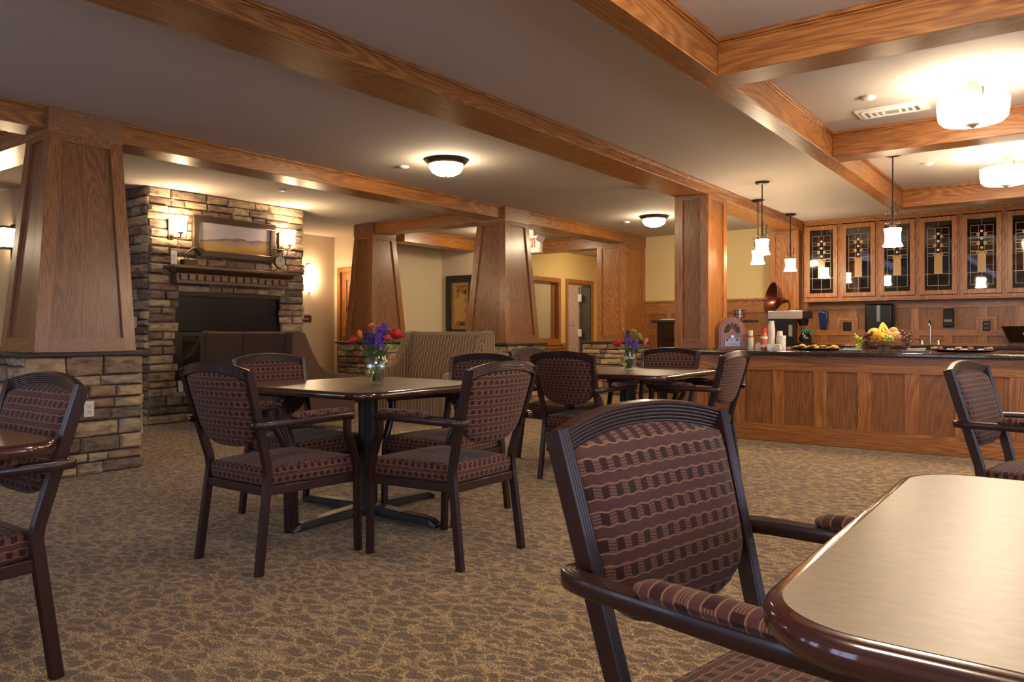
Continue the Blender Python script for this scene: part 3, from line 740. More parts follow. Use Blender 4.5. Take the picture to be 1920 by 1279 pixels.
def make_chair(name, label, cat, raise_=0):
    t = thing(name, label, cat); q = raise_
    for s in (-1, 1):
        pts = [(s*post_x(z), y, z+(q if z > 0 else 0)) for y, z in RP]
        bm = sweep(B(), pts, prof_fl(.028, .040, 4, .002), side=(1, 0, 0))
        obj('leg', bm, FRAME, t, smooth=True)
        # front leg curving up into the arm
        pts = bez([(s*.268, .535, 0), (s*.268, .53, .2), (s*.268, .525, .40+q), (s*.272, .495, .50+q), (s*.283, .455, .58+q), (s*.288, .45, .655+q)], 4)
        bm = sweep(B(), pts, prof_fl(.030, .034, 3, .0015), side=(1, 0, 0))
        obj('leg', bm, FRAME, t, smooth=True)
        # arm: wraps the outside of the post, bows out, runs forward
        pts = bez([(s*.225, -.028, .655+q), (s*.256, -.026, .656+q), (s*.275, .02, .658+q), (s*.285, .14, .660+q), (s*.291, .30, .662+q), (s*.290, .43, .664+q), (s*.289, .472, .660+q)], 5)
        a = obj('armrest', sweep(B(), pts, prof_fl(.036, .030, 4, .0015, False), up=(0, 0, 1)), FRAME, t, smooth=True)
        pts, sc = [], []
        for i in range(15):
            f = i/14; pts.append((s*(.2885+.003*sin(pi*f)), .135+.32*f, .684+.004*sin(pi*f)+q)); k = min(1, .45+1.6*sin(pi*min(max(f, .0), 1))**.6)
            sc.append(k)
        obj('arm_pad', sweep(B(), pts, circ(.025, 12, .017), up=(0, 0, 1), scales=sc), FAB_A, a, smooth=True)
    # top rail, arched and bowed back
    pts = []
    for i in range(25):
        s = -1+2*i/24
        pts.append((s*.256, -.060-.026*(1-s*s), (.869+.034*(1-abs(s)**2.2))+q))
    obj('top_rail', sweep(B(), pts, prof_fl(.046, .026, 6, .002), side=(0, .1, 1)), FRAME, t, smooth=True)
    # padded back
    bm = B(); n, m = 18, 16; F, K = [], []
    for i in range(n+1):
        s = -1+2*i/n; s = sin(s*pi/2)
        rf, rk = [], []
        for j in range(m+1):
            tt = .5-.5*cos(pi*j/m)
            zt = .852+.034*(1-abs(s)**2.2); zb = .545+.085*abs(s)**3.5
            z = zb+(zt-zb)*tt
            x = s*(post_x(z)-.010)
            yb = post_y(z)-.022*(1-s*s)
            k = max(0, 1-abs(s)**6)**.5*max(0, 1-abs(2*tt-1)**8)**.5
            vf = bm.verts.new((x, yb+.030*k+.016*(1-s*s)*sin(pi*tt)+.002, z+q))
            rf.append(vf)
            rk.append(vf if k < 1e-6 else bm.verts.new((x, yb-.018*k-.004*(1-s*s), z+q)))
        F.append(rf); K.append(rk)
    for g in (F, K):
        for i in range(n):
            for j in range(m):
                try: bm.faces.new((g[i][j], g[i+1][j], g[i+1][j+1], g[i][j+1]))
                except ValueError: pass
    obj('backrest', bm, FAB_B, t, smooth='all')
    # seat and rails
    obj('seat', cushion(B(), [(-.205, .045), (.205, .045), (.262, .548), (-.262, .548)], .372+q, .458+q, .022, 20, 40), FAB_S, t, smooth='all')
    bm = B()
    def rail(a, b, w=.022):
        a, b = V(a), V(b); d = (b-a).normalized(); nn = V((-d.y, d.x, 0))*w/2
        hexa(bm, [a-nn, a+nn, a+nn+V((0, 0, .04)), a-nn+V((0, 0, .04))], [b-nn, b+nn, b+nn+V((0, 0, .04)), b-nn+V((0, 0, .04))])
    z = .338+q
    rail((-.21, .045, z), (.21, .045, z)); rail((-.26, .525, z), (.26, .525, z)); rail((-.217, .05, z), (-.266, .52, z)); rail((.217, .05, z), (.266, .52, z))
    if q:
        rail((-.27, .53, .26), (.27, .53, .26)); rail((-.22, .03, .3), (-.27, .53, .3)); rail((.22, .03, .3), (.27, .53, .3))
    obj('seat_frame', bm, FRAME, t, bevel=.003)
    return t
G1 = 'dining chairs with woven plum upholstery'
ch = make_chair('dining_chair', 'dining chair at the near left side of the centre table, back toward the camera', 'chair')
ch['group'] = G1; ch.location = (-3.078, 2.02, 0)
def chair(x, y, rz, label): return dup(ch, (x, y, 0), R(rz), label, G1)
chair(-2.19, 2.82, 90, 'dining chair on the right of the centre table, its woven back toward the camera')
chair(-3.925, 2.9, -90, 'dining chair on the far left of the centre table, in front of the dark loveseat')
chair(-2.98, 3.69, 180, 'dining chair tucked behind the centre table, in front of the striped loveseat')
chair(-.60, 1.325, -100.4, 'large foreground dining chair with fluted top rail, facing the big table at lower right')
chair(-2.745, 1.06, 181, 'dining chair at the left edge, in front of the stone pedestal with the outlet')
chair(-.345, 4.10, -100.9, 'dining chair at the right edge, in front of the bar counter panels')
chair(-2.88, 4.56, 0, 'dining chair with its back to the camera on the near side of the farther table')
chair(-2.015, 5.33, 90, 'dining chair on the right of the farther table, beside the bar counter')
chair(-2.75, 5.92, 180, 'dining chair behind the farther table and its vase, against the bar')
chair(-3.78, 5.45, -90, 'dining chair left of the farther table, mostly hidden by other chairs')
b = make_chair('bar_chair', 'tall bar height chair with woven back behind the square column, far away', 'bar chair', .27)
b.location = (-5.12, 11.05, 0); b.rotation_euler = (0, 0, R(-70))

# ------------------------------------------------------------------ tables
def rsq(h, r, n=8):
    out = []
    for cx, cy, a0 in ((1, 1, 0), (-1, 1, 90), (-1, -1, 180), (1, -1, 270)):
        for i in range(n+1):
            a = R(a0+90*i/n); out.append((cx*(h-r)+r*cos(a), cy*(h-r)+r*sin(a)))
    return out
def make_table(name, label):
    t = thing(name, label, 'table')
    H, r = .54, .13
    bm = B(); o = rsq(H-.018, r-.018, 10)
    hexa(bm, [(x, y, .722) for x, y in o], [(x, y, .7585) for x, y in o])
    obj('tabletop', bm, LAM, t)
    pts = [(x, y, .739) for x, y in rsq(H-.02, r-.02, 10)]
    pf = [(-.003, .019)]+[(.008+.016*cos(a), .0195*sin(a)) for a in [R(70-140*i/10) for i in range(11)]]+[(-.003, -.019)]
    pts = [V(p) for p in pts]; rings = []
    bm = B(); n = len(pts)
    for i, p in enumerate(pts):
        tg = (pts[(i+1) % n]-pts[i-1]).normalized(); nn = V((tg.y, -tg.x, 0))
        rings.append([bm.verts.new(p+nn*a+V((0, 0, b_))) for a, b_ in pf])
    for i in range(n):
        a, b_ = rings[i], rings[(i+1) % n]
        for k in range(len(pf)): bm.faces.new((a[k], a[(k+1) % len(pf)], b_[(k+1) % len(pf)], b_[k]))
    obj('table_edge', bm, TEDGE, t, smooth=True)
    bm = lathe(B(), [(.055, .04), (.055, .70), (.14, .705), (.14, .722)], (0, 0, 0), 28, cap0=True, cap1=True)
    obj('pedestal_column', bm, BLACKM, t, smooth=True)
    for k in range(4):
        a = k*pi/2; ca, sa = cos(a), sin(a)
        bm = B()
        A = [(.03, -.045, .015), (.03, .045, .015), (.03, .040, .068), (.03, -.040, .068)]
        C = [(.50, -.035, .012), (.50, .035, .012), (.50, .028, .046), (.50, -.028, .046)]
        D = [(.55, -.03, .0), (.55, .03, .0), (.55, .024, .02), (.55, -.024, .02)]
        rot = lambda L: [(x*ca-y*sa, x*sa+y*ca, z) for x, y, z in L]
        hexa(bm, rot(A), rot(C)); hexa(bm, rot(C), rot(D))
        lathe(bm, [(.02, 0), (.02, .015)], (.5*ca, .5*sa, 0), 10, cap0=True, cap1=True)
        obj('base_foot', bm, BLACKM, t, bevel=.004)
    return t
tb = make_table('dining_table', 'square dining table in the centre with rounded dark red edge, holding the larger flower vase')
tb['group'] = 'square pedestal dining tables'; tb.location = (-3.325, 3.10, 0)
dup(tb, (-2.80, 5.30, 0), 0, 'square dining table farther back near the bar, holding the smaller flower vase')
dup(tb, (.245, 1.335, 0), 0, 'large foreground dining table at the lower right corner with glossy top')
dup(tb, (-2.80, .455, 0), 0, 'dining table at the left edge, only its rounded corner in view')

# ------------------------------------------------------------------ loveseats
def loveseat(name, label, W, mat, backs, mat_side=None):
    """origin rear left floor corner; faces +y; x from 0 to W"""
    t = thing(name, label, 'sofa'); ms = mat_side or mat
    sp = [(0, .10), (0, 1.02), (.015, 1.055), (.05, 1.068), (.13, 1.062), (.17, 1.04), (.20, .98), (.27, .84), (.35, .72), (.43, .655), (.55, .625), (.74, .60), (.80, .585), (.84, .545), (.845, .10)]
    for s, x0 in ((0, 0), (1, W-.12)):
        hx = B(); hexa(hx, [(x0, y, z) for y, z in sp], [(x0+.12, y, z) for y, z in sp])
        obj('side_panel', hx, ms, t, bevel=.018, seg=4)
    seg = (W-.24)/backs
    for k in range(backs):
        a = .12+k*seg; b_ = a+seg; g = .006 if backs > 1 else 0
        bm = B(); m = 10; prev = None
        prof = [(.0, .10), (.0, 1.0), (.012, 1.04), (.04, 1.06), (.09, 1.055), (.13, 1.02), (.17, .85), (.235, .60), (.26, .42), (.26, .10)]
        hexa(bm, [(a+g, y, z) for y, z in prof], [(b_-g, y, z) for y, z in prof])
        obj('backrest', bm, mat, t, bevel=.015, seg=3)
        bm = B(); cushion(bm, [(a+.005, .24), (b_-.005, .24), (b_-.005, .85), (a+.005, .85)], .33, .47, .02, 12, 12)
        obj('seat_cushion', bm, mat, t, smooth='all')
    obj('base', box(B(), .11, W-.11, .1, .83, .10, .34), mat, t, bevel=.01)
    for x in (.06, W-.06):
        for y in (.06, .78):
            obj('leg', lathe(B(), [(.018, 0), (.026, .11)], (x, y, 0), 10, cap0=True, cap1=True), FRAME, t)
    return t
l = loveseat('loveseat', 'dark brown high-backed loveseat seen from behind, in front of the fireplace', 1.66, DARKUP, 2)
l.location = (-8.02, 4.905, 0)
l = loveseat('loveseat', 'tan and brown pinstriped high-backed loveseat facing the camera beyond the centre table', 1.36, STRIPE, 1)
l.location = (-5.60, 7.27, 0); l.rotation_euler = (0, 0, pi)

# ------------------------------------------------------------------ bar counter
bc = thing('bar_counter', 'long oak bar counter base with recessed panels, under the dark countertop', 'counter', (0, 0, 0))
box_ = lambda *a: box(B(), *a)
obj('counter_body', box_(-3.14, 3.0, 7.478, 8.04, 0, .83), OAKZP, bc)
obj('counter_return', box_(-3.76, -3.02, 8.12, 11.52, 0, .83), OAKZ, bc)
for k in range(-1, 15):
    x = -2.70+.385*k; obj('stile', box(B(), x-.0575, x+.0575, 7.46, 7.479, .165, .685), OAKZ, bc, bevel=.003)
bm = B()
box(bm, -3.14, 3.0, 7.458, 7.479, .685, .83); box(bm, -3.14, 3.0, 7.458, 7.479, .105, .165)
obj('rail', bm, OAKX, bc, bevel=.003)
obj('baseboard', box_(-3.15, 3.0, 7.445, 7.479, 0, .125), OAKX, bc, bevel=.006)
bm = B()
box(bm, -3.77, -3.15, 8.10, 8.12, .70, .83); box(bm, -3.77, -3.15, 8.10, 8.12, 0, .16)
for x in (-3.71, -3.2): box(bm, x-.055, x+.055, 8.10, 8.12, .16, .70)
obj('end_panel_frame', bm, OAKZ, bc, bevel=.003)
ct = obj('countertop', hexa(B(), [(-3.18, 7.38, .832), (3.05, 7.38, .832), (3.05, 8.16, .832), (-2.92, 8.16, .832), (-2.92, 11.5, .832), (-3.86, 11.5, .832), (-3.86, 8.04, .832), (-3.18, 8.04, .832)],
    [(-3.18, 7.38, .872), (3.05, 7.38, .872), (3.05, 8.16, .872), (-2.92, 8.16, .872), (-2.92, 11.5, .872), (-3.86, 11.5, .872), (-3.86, 8.04, .872), (-3.18, 8.04, .872)]), GRANITE, bevel=.012, seg=3)
tag(ct, 'dark speckled countertop running along the bar and turning toward the back wall', 'countertop')
bb = thing('back_counter', 'low back counter base under the sink along the back wall behind the bar', 'counter', (0, 0, 0))
obj('counter_body', box_(-3.0, 3.0, 11.62, 12.17, 0, .83), OAKZP, bb)
o = obj('countertop', box_(-3.86, 3.05, 11.56, 12.18, .832, .872), GRANITE, bevel=.008); tag(o, 'dark countertop along the back wall, under the faucet and copper bucket', 'countertop')

# ------------------------------------------------------------------ glass-front wall cabinets
def make_cabinet():
    t = thing('wall_cabinet', '', 'cabinet'); W, D, Z0, Z1 = .508, .30, 1.52, 2.70
    bm = B()
    box(bm, 0, W, 0, .012, Z0, Z1-.0); box(bm, 0, .02, .012, D, Z0, Z1); box(bm, W-.02, W, .012, D, Z0, Z1); box(bm, .02, W-.02, .012, D, Z0, Z0+.02); box(bm, .02, W-.02, .012, D, Z1-.02, Z1)
    box(bm, .02, W-.02, .03, D-.03, 1.93, 1.945)
    obj('carcass', bm, plain('cabinet_inside', (.13, .085, .05), .6), t)
    bm = B()
    box(bm, 0, .03, D, D+.02, Z0, Z1); box(bm, W-.03, W, D, D+.02, Z0, Z1); box(bm, .03, W-.03, D, D+.02, Z0, Z0+.04); box(bm, .03, W-.03, D, D+.02, Z1-.06, Z1)
    obj('face_frame', bm, OAKZ, t, bevel=.003)
    a, b_, c, d = .028, W-.028, Z0+.045, Z1-.075
    w = .062
    bm = B()
    box(bm, a, a+w, D+.02, D+.042, c, d); box(bm, b_-w, b_, D+.02, D+.042, c, d); box(bm, a+w, b_-w, D+.02, D+.042, c, c+w); box(bm, a+w, b_-w, D+.02, D+.042, d-w, d)
    dr = obj('door', bm, OAKZ, t, bevel=.004)
    a += w; b_ -= w; c += w; d -= w
    obj('glass_pane', box(B(), a, b_, D+.026, D+.030, c, d), CGLASS, dr)
    bm = B(); lw = .0019; y0, y1 = D+.030, D+.034
    def vl(x, z0, z1): box(bm, x-lw, x+lw, y0, y1, z0, z1)
    def hl(z, x0, x1): box(bm, x0, x1, y0, y1, z-lw, z+lw)
    m = (a+b_)/2; h = d-c
    vl(a+.035, c+.06, d-.09); vl(b_-.035, c+.06, d-.09); hl(d-.09, a+.035, b_-.035); hl(c+.06, a+.035, b_-.035)
    vl(m, c, c+.32); vl(m, d-.09, d); hl(c+.22, a, b_)
    vl(m-.035, c+.5, d-.09); vl(m+.035, c+.5, d-.09)
    for z in (d-.19, d-.23, d-.31, d-.35, d-.43, d-.47): hl(z, a+.035, m-.04); hl(z, m+.04, b_-.035)
    hl(c+.5, a+.035, b_-.035)
    obj('leading', bm, plain('lead_came', (.28, .26, .22), .35, metal=.7), dr)
    AMB = plain('amber_glass', (.5, .29, .1), .25, coat=.5)
    obj('amber_glass', box(B(), m-.048, m+.048, y0-.001, y1+.001, c+.22, c+.5), AMB, dr)
    for z in (d-.21, d-.33, d-.45):
        for s in (-1, 1): obj('amber_glass', box(B(), m+s*.040-.018, m+s*.040+.018, y0-.001, y1+.001, z-.021, z+.021), AMB, dr)
    GEM = plain('clear_gem', (.6, .6, .55), .05, coat=1, spec=1)
    for z in (d-.17, d-.27, d-.39): obj('glass_gem', ball(B(), (m, D+.032, z), .017, 10, 6, (1, .25, 1)), GEM, dr, smooth=True)
    return t
cab = make_cabinet(); GC = 'leaded glass wall cabinets'
cab['group'] = GC
cn = ['first from the left, beside the oak pilaster', 'second from the left', 'third from the left, behind the single pendant lamp', 'fourth from the left', 'fifth from the left', 'sixth, at the right edge of the photo', 'seventh from the left']
for k in range(7):
    x = -3.30+.508*k
    o = cab if k == 0 else copy_tree(cab)
    o.rotation_euler = (0, 0, pi); o.location = (x+.508, 12.2, 0)
    o['label'] = 'oak wall cabinet with leaded glass door, '+cn[k]; o['group'] = GC
# crown strip above cabinets
trim(box(B(), -3.32, .3, 11.84, 11.9, 2.675, CZ), OAKX, bevel=.004)
trim(box(B(), -3.31, .26, 11.87, 12.2, 1.50, 1.52), OAKX, bevel=.003)
# ------------------------------------------------------------------ lamps
DARKM = plain('dark_bronze', (.045, .03, .022), .35, metal=.7)
def drum(x, y, label):
    t = thing('drum_ceiling_lamp', label, 'ceiling lamp', (x, y, 0), 0, 'frosted drum ceiling lamps')
    obj('canopy', lathe(B(), [(0, CZ), (.078, CZ), (.078, CZ-.012), (.06, CZ-.025), (.035, CZ-.03), (.035, CZ-.075), (.02, CZ-.08), (.02, CZ-.10), (0, CZ-.10)], seg=28), NICKEL, t, smooth=True)
    obj('stem', lathe(B(), [(.009, CZ-.31), (.009, CZ-.08)], seg=10, cap0=True, cap1=True), NICKEL, t, smooth=True)
    obj('shade', lathe(B(), [(0, 2.412), (.12, 2.414), (.175, 2.425), (.198, 2.45), (.205, 2.50), (.208, 2.565), (.205, 2.566)], seg=40), EM_DRUM, t, smooth='all')
    obj('shade_lining', lathe(B(), [(.205, 2.566), (.202, 2.565), (.198, 2.50), (.19, 2.455), (.17, 2.433), (.12, 2.422), (0, 2.42)], seg=40), EM_DRUM_IN, t, smooth='all')
    obj('finial', lathe(B(), [(0, 2.385), (.012, 2.388), (.02, 2.397), (.035, 2.403), (.042, 2.411), (0, 2.412)], seg=20), NICKEL, t, smooth=True)
    for k in range(3):
        a = R(50+120*k); ca, sa = cos(a), sin(a)
        bm = B()
        tube(bm, [(.035*ca, .035*sa, CZ-.05), (.075*ca, .075*sa, CZ-.05)], .004, 6)
        tube(bm, [(.072*ca, .072*sa, CZ-.035), (.072*ca, .072*sa, CZ-.13)], .005, 6)
        tube(bm, [(.06*ca, .06*sa, CZ-.11), (.14*ca, .14*sa, CZ-.11)], .004, 6)
        tube(bm, [(.12*ca, .12*sa, CZ-.085), (.12*ca, .12*sa, CZ-.135)], .003, 6)
        tube(bm, [(.07*ca, .07*sa, CZ-.12), (.216*ca, .216*sa, CZ-.133)], .004, 6)
        tube(bm, [(.214*ca, .214*sa, CZ-.115), (.214*ca, .214*sa, CZ-.17)], .005, 6)
        tube(bm, [(.20*ca-.03*sa, .20*sa+.03*ca, CZ-.15), (.20*ca+.03*sa, .20*sa-.03*ca, CZ-.15)], .004, 6)
        obj('bracket', bm, NICKEL, t, smooth=True)
    return t
drum(-.546, 5.806, 'large frosted drum ceiling lamp beside the rectangular ceiling vent')
drum(-.527, 8.40, 'frosted drum ceiling lamp farther back, above the bar, cut by the right edge')
drum(-.53, 2.98, 'frosted drum ceiling lamp in the coffer above the foreground table')
drum(-.53, .35, 'frosted drum ceiling lamp in the coffer behind the camera')
drum(1.9, 7.2, 'frosted drum ceiling lamp beyond the right edge over the bar end')
def dome(x, y, label):
    t = thing('dome_ceiling_lamp', label, 'ceiling lamp', (x, y, 0), 0, 'flush dome ceiling lamps')
    obj('rim', lathe(B(), [(0, CZ), (.195, CZ), (.205, CZ-.012), (.202, CZ-.022), (.17, CZ-.05), (.16, CZ-.05), (.16, CZ-.03), (0, CZ-.03)], seg=40), BRONZE, t, smooth=True)
    obj('glass_bowl', lathe(B(), [(.163, CZ-.045), (.158, CZ-.085), (.135, CZ-.12), (.09, CZ-.145), (.04, CZ-.156), (0, CZ-.158)], seg=36), EM_DOME, t, smooth='all')
    obj('finial', lathe(B(), [(0, CZ-.17), (.01, CZ-.167), (.013, CZ-.156), (0, CZ-.155)], seg=12), BRONZE, t, smooth=True)
dome(-4.88, 5.56, 'bronze rimmed dome ceiling lamp over the middle of the room')
dome(-4.86, 10.02, 'bronze rimmed dome ceiling lamp near the ochre wall, left of the square column')
dome(-7.35, 13.3, 'bronze rimmed dome ceiling lamp in the corridor, behind the end column')
dome(-7.62, 9.95, 'unseen dome ceiling lamp added to brighten the lobby, behind the column beside the exit sign')  # added lamp, kept out of view, lifts the lobby ceiling and cream walls
dome(-11.9, .9, 'bronze rimmed dome ceiling lamp far left beyond the hidden column')
dome(-9.9, 13.2, 'bronze rimmed dome ceiling lamp inside the service room')
def pendant(x, y, label, drop=0):
    t = thing('pendant_lamp', label, 'pendant lamp', (x, y, 0), R(20), 'bar pendant lamps')
    obj('canopy', lathe(B(), [(0, CZ), (.075, CZ), (.075, CZ-.018), (.055, CZ-.028), (0, CZ-.03)], seg=24), DARKM, t, smooth=True)
    obj('rod', lathe(B(), [(.0065, 2.20-drop), (.0065, CZ-.02)], seg=8, cap0=True, cap1=True), DARKM, t, smooth=True)
    bm = B()
    lathe(bm, [(.012, 2.10), (.012, 2.28)], seg=8, cap0=True, cap1=True)
    for s in (-1, 1):
        tube(bm, [(s*.045, 0, 2.11), (s*.045, 0, 2.24)], .005, 6)
        tube(bm, [(0, s*.045, 2.11), (0, s*.045, 2.22)], .005, 6)
    for z in (2.125, 2.215):
        tube(bm, [(-.062, 0, z), (.062, 0, z)], .004, 6); tube(bm, [(0, -.062, z), (0, .062, z)], .004, 6)
    lathe(bm, [(0, 2.105), (.03, 2.105), (.03, 2.085), (.045, 2.078), (.045, 2.07), (0, 2.07)], seg=20)
    obj('lamp_holder', bm, DARKM, t, smooth=True)
    obj('shade', lathe(B(), [(.0, 2.074), (.074, 2.072), (.068, 2.045), (.064, 2.00), (.067, 1.95), (.085, 1.908), (.079, 1.908), (.062, 1.95), (.059, 2.0), (.062, 2.045), (.066, 2.066), (0, 2.068)], seg=32), EM_PEND, t, smooth='all')
    for ch_ in t.children:
        if ch_.name.startswith(('shade', 'lamp_holder')): ch_.location.z = -drop
pendant(-2.793, 8.441, 'pendant lamp with white bell shade, in front of and above another, beside the square column')
pendant(-3.221, 9.573, 'pendant lamp with white bell shade hanging just behind the front pendant by the column')
pendant(-3.233, 10.971, 'small pendant lamp with white bell shade near the oak pilaster')
pendant(-1.372, 7.807, 'pendant lamp with white bell shade on a long rod, in front of the glass cabinets', .06)
pendant(-.05, 7.807, 'pendant lamp with white bell shade beyond the right edge', .06)
def bell_sconce(y, label):
    t = thing('wall_sconce', label, 'wall lamp', (FX+.04, y, 0), 0, 'bell shade sconces on the chimney')
    obj('backplate', box(B(), -.02, .02, -.085, -.015, 2.12, 2.36), BRONZE, t, bevel=.006)
    bm = B(); tube(bm, bez([(.01, -.05, 2.17), (.08, -.04, 2.14), (.13, 0, 2.15), (.13, 0, 2.20)], 4), .009, 8)
    lathe(bm, [(0, 2.185), (.03, 2.19), (.04, 2.20), (0, 2.202)], (.13, 0, 0), 16)
    obj('arm', bm, BRONZE, t, smooth=True)
    obj('shade', lathe(B(), [(0, 2.203), (.062, 2.205), (.066, 2.24), (.066, 2.32), (.082, 2.385), (.077, 2.385), (.061, 2.32), (.061, 2.24), (.057, 2.212), (0, 2.21)], (.13, 0, 0), 28), EM_SCON, t, smooth='all')
bell_sconce(4.84, 'bronze wall sconce with bell glass shade left of the painting')
bell_sconce(6.36, 'bronze wall sconce with bell glass shade right of the painting, above the clock')
t = thing('hall_sconce', 'cream glass bowl sconce with pointed bottom on the cream wall beside the chimney', 'wall lamp', (-10.5, 8.44, 0))
obj('backplate', qprism(B(), [(0, -.10, 2.0), (0, .10, 2.0), (0, .10, 2.12), (0, .06, 2.19), (0, 0, 2.21), (0, -.06, 2.19), (0, -.10, 2.12)], (1, 0, 0), .015), WCREAM, t, bevel=.004)
def half(prof, seg=18):
    bm = B(); rings = []
    for r, z in prof: rings.append([bm.verts.new((.012+r*sin(pi*i/seg), -r*cos(pi*i/seg), z)) for i in range(seg+1)])
    for a, b_ in zip(rings, rings[1:]):
        for i in range(seg): bm.faces.new((a[i], a[i+1], b_[i+1], b_[i]))
    return bm
obj('glass_bowl', half([(.135, 2.08), (.138, 2.06), (.135, 1.95), (.12, 1.90), (.075, 1.86), (.062, 1.80), (.045, 1.75), (.02, 1.735)]), EM_HALL, t, smooth='all')
obj('band', half([(.139, 1.965), (.141, 1.96), (.139, 1.955)]), NICKEL, t)
obj('finial', lathe(B(), [(0, 1.70), (.012, 1.71), (.02, 1.735), (0, 1.74)], (.02, 0, 0), 12), NICKEL, t, smooth=True)
t = thing('lantern_sconce', 'dark framed glass lantern on the wall at the far left edge', 'wall lamp', (-9.73, 3.66, 0))
obj('backplate', box(B(), -.09, .09, 0, .03, 1.88, 2.28), DARKM, t, bevel=.004)
obj('cap', box(B(), -.09, .09, -.15, .01, 2.22, 2.245), DARKM, t, bevel=.004)
obj('base', box(B(), -.08, .08, -.14, .01, 1.99, 2.01), DARKM, t, bevel=.004)
obj('glass_box', box(B(), -.06, .06, -.12, -.01, 2.012, 2.218), EM_HALL, t)

# ------------------------------------------------------------------ ceiling bits
t = thing('ceiling_vent', 'white rectangular ceiling air vent in the coffer beside the nearest drum lamp', 'vent', (-1.06, 6.33, 0), R(0))
t.location = (-1.105, 6.26, 0)
obj('vent_frame', box(B(), -.24, .24, -.13, .13, CZ-.012, CZ), WHITE, t, bevel=.004)
obj('backing', box(B(), -.19, .19, -.085, .085, CZ-.0135, CZ-.0118), BLACKM, t)
bm = B()
for k in range(4):
    w, h = .19-.045*k, .085-.02*k
    for s in (-1, 1): box(bm, s*w-.007, s*w+.007, -h, h, CZ-.022, CZ-.012)
    if k < 2:
        for s in (-1, 1): box(bm, -w, w, s*h-.006, s*h+.006, CZ-.021, CZ-.012)
obj('louvres', bm, WHITE, t)
for (x, y, l) in ((-1.182, 5.83, 'white round smoke detector beside the ceiling vent'), (-1.174, 8.469, 'small white sprinkler cover in the second coffer, left of the far drum lamp'), (-5.451, 10.311, 'small sprinkler cover just left of the far dome lamp'), (-5.414, 5.528, 'small sprinkler cover just left of the near dome lamp'), (-7.43, 5.58, 'small white sprinkler cover on the ceiling in front of the chimney')):
    o = obj('smoke_detector' if 'smoke' in l else 'sprinkler_cover', lathe(B(), [(0, CZ-.022), (.03, CZ-.022), (.05, CZ-.012), (.052, CZ), (0, CZ)], (x, y, 0), 20), WHITE, smooth=True)
    tag(o, l, 'smoke detector' if 'smoke' in l else 'sprinkler')

# ------------------------------------------------------------------ outlets
def outlet(name, label, x, y, z, axis, n=2, parent=None, s=1):
    t = thing(name, label, 'power outlet', (x, y, z), R(90) if axis == 'x' else 0)
    # faces -y in local space
    h = .057*s*n/2 if n > 2 else .058
    obj('cover_plate', box(B(), -.036, .036, -.006, 0, -h, h), WHITE, t, bevel=.003)
    for k in range(n):
        zc = (k-(n-1)/2)*.04
        obj('socket', box(B(), -.017, .017, -.009, -.004, zc-.015, zc+.015), WHITE, t, bevel=.004)
        bm = B(); box(bm, -.009, -.006, -.0096, -.008, zc-.003, zc+.008); box(bm, .006, .009, -.0096, -.008, zc-.003, zc+.008); box(bm, -.003, .003, -.0096, -.008, zc-.011, zc-.006)
        obj('slot', bm, BLACKM, t)
outlet('wall_outlet', 'white double power outlet on the stone base of the large left column', -5.848, 2.695, .49, 'x')
outlet('power_strip', 'white six-hole outlet plate standing at the left end of the mantel', -8.30, 4.76, 1.885, 'x', 3, s=1.15)
o = obj('light_switch', box(B(), -8.73, -8.65, 4.48, 4.52, 1.10, 1.23), WHITE, bevel=.003); tag(o, 'white switch plate on the left stone face of the chimney, beside the large column', 'light switch')
o = obj('hang_tag', box(B(), -.03, .03, -.003, 0, -.065, .065), plain('card', (.72, .68, .6), .7)); tag(o, 'small cream card leaning on the hearth at the left of the firebox', 'card')
o.location = (-8.40, 4.90, .422); o.rotation_euler = (R(-8), 0, R(88))

# mantel ornaments
t = thing('model_gramophone', 'small bronze model gramophone at the left end of the mantel', 'ornament', (-8.30, 4.95, 1.82))
obj('base', box(B(), -.05, .05, -.09, .09, 0, .075), BRONZE, t, bevel=.008)
bm = B(); cc = bez([(.0, -.05, .075), (0, -.06, .12), (0, -.02, .16), (0, .04, .20), (0, .09, .21), (0, .15, .17)], 4)
n = len(cc); sweep(bm, cc, circ(1, 14), scales=[.006+.05*(i/(n-1))**3 for i in range(n)])
obj('horn', bm, BRONZE, t, smooth=True)
t = thing('mantel_clock', 'round clock hanging in a scrolled bronze stand at the right end of the mantel', 'clock', (-8.28, 6.18, 1.82))
bm = B()
for s in (-1, 1): tube(bm, bez([(0, s*.10, .0), (0, s*.13, .05), (0, s*.105, .16), (0, s*.135, .29)], 5), .006, 6)
tube(bm, [(0, -.15, .295), (0, .15, .295)], .007, 6); tube(bm, [(0, 0, .295), (0, 0, .22)], .004, 6)
tube(bm, bez([(0, -.12, .01), (0, 0, .05), (0, .12, .01)], 5), .005, 6)
obj('stand', bm, BRONZE, t, smooth=True)
def disc(r0, r1, th, z, mat, name, x=0):
    bm = B(); lathe(bm, [(r0, 0), (r1, 0), (r1, th), (r0, th), (r0, 0)] if r0 else [(0, 0), (r1, 0), (r1, th), (0, th)], (0, 0, 0), 28)
    bmesh.ops.rotate(bm, verts=bm.verts, cent=(0, 0, 0), matrix=M4.Rotation(R(90), 3, 'Y')); bmesh.ops.translate(bm, verts=bm.verts, vec=(x, 0, z))
    return obj(name, bm, mat, t, smooth=True)
disc(0, .082, .03, .135, BRONZE, 'clock_case', -.005); fc = disc(0, .072, .004, .135, plain('clock_face', (.62, .56, .48), .4), 'clock_face', .025)
bm = B()
for k in range(12):
    a = k*pi/6; qprism(bm, [(.0295, .054*sin(a)-.003, .135+.054*cos(a)-.006), (.0295, .054*sin(a)+.003, .135+.054*cos(a)-.006), (.0295, .054*sin(a)+.003, .135+.054*cos(a)+.006), (.0295, .054*sin(a)-.003, .135+.054*cos(a)+.006)], (1, 0, 0), .001)
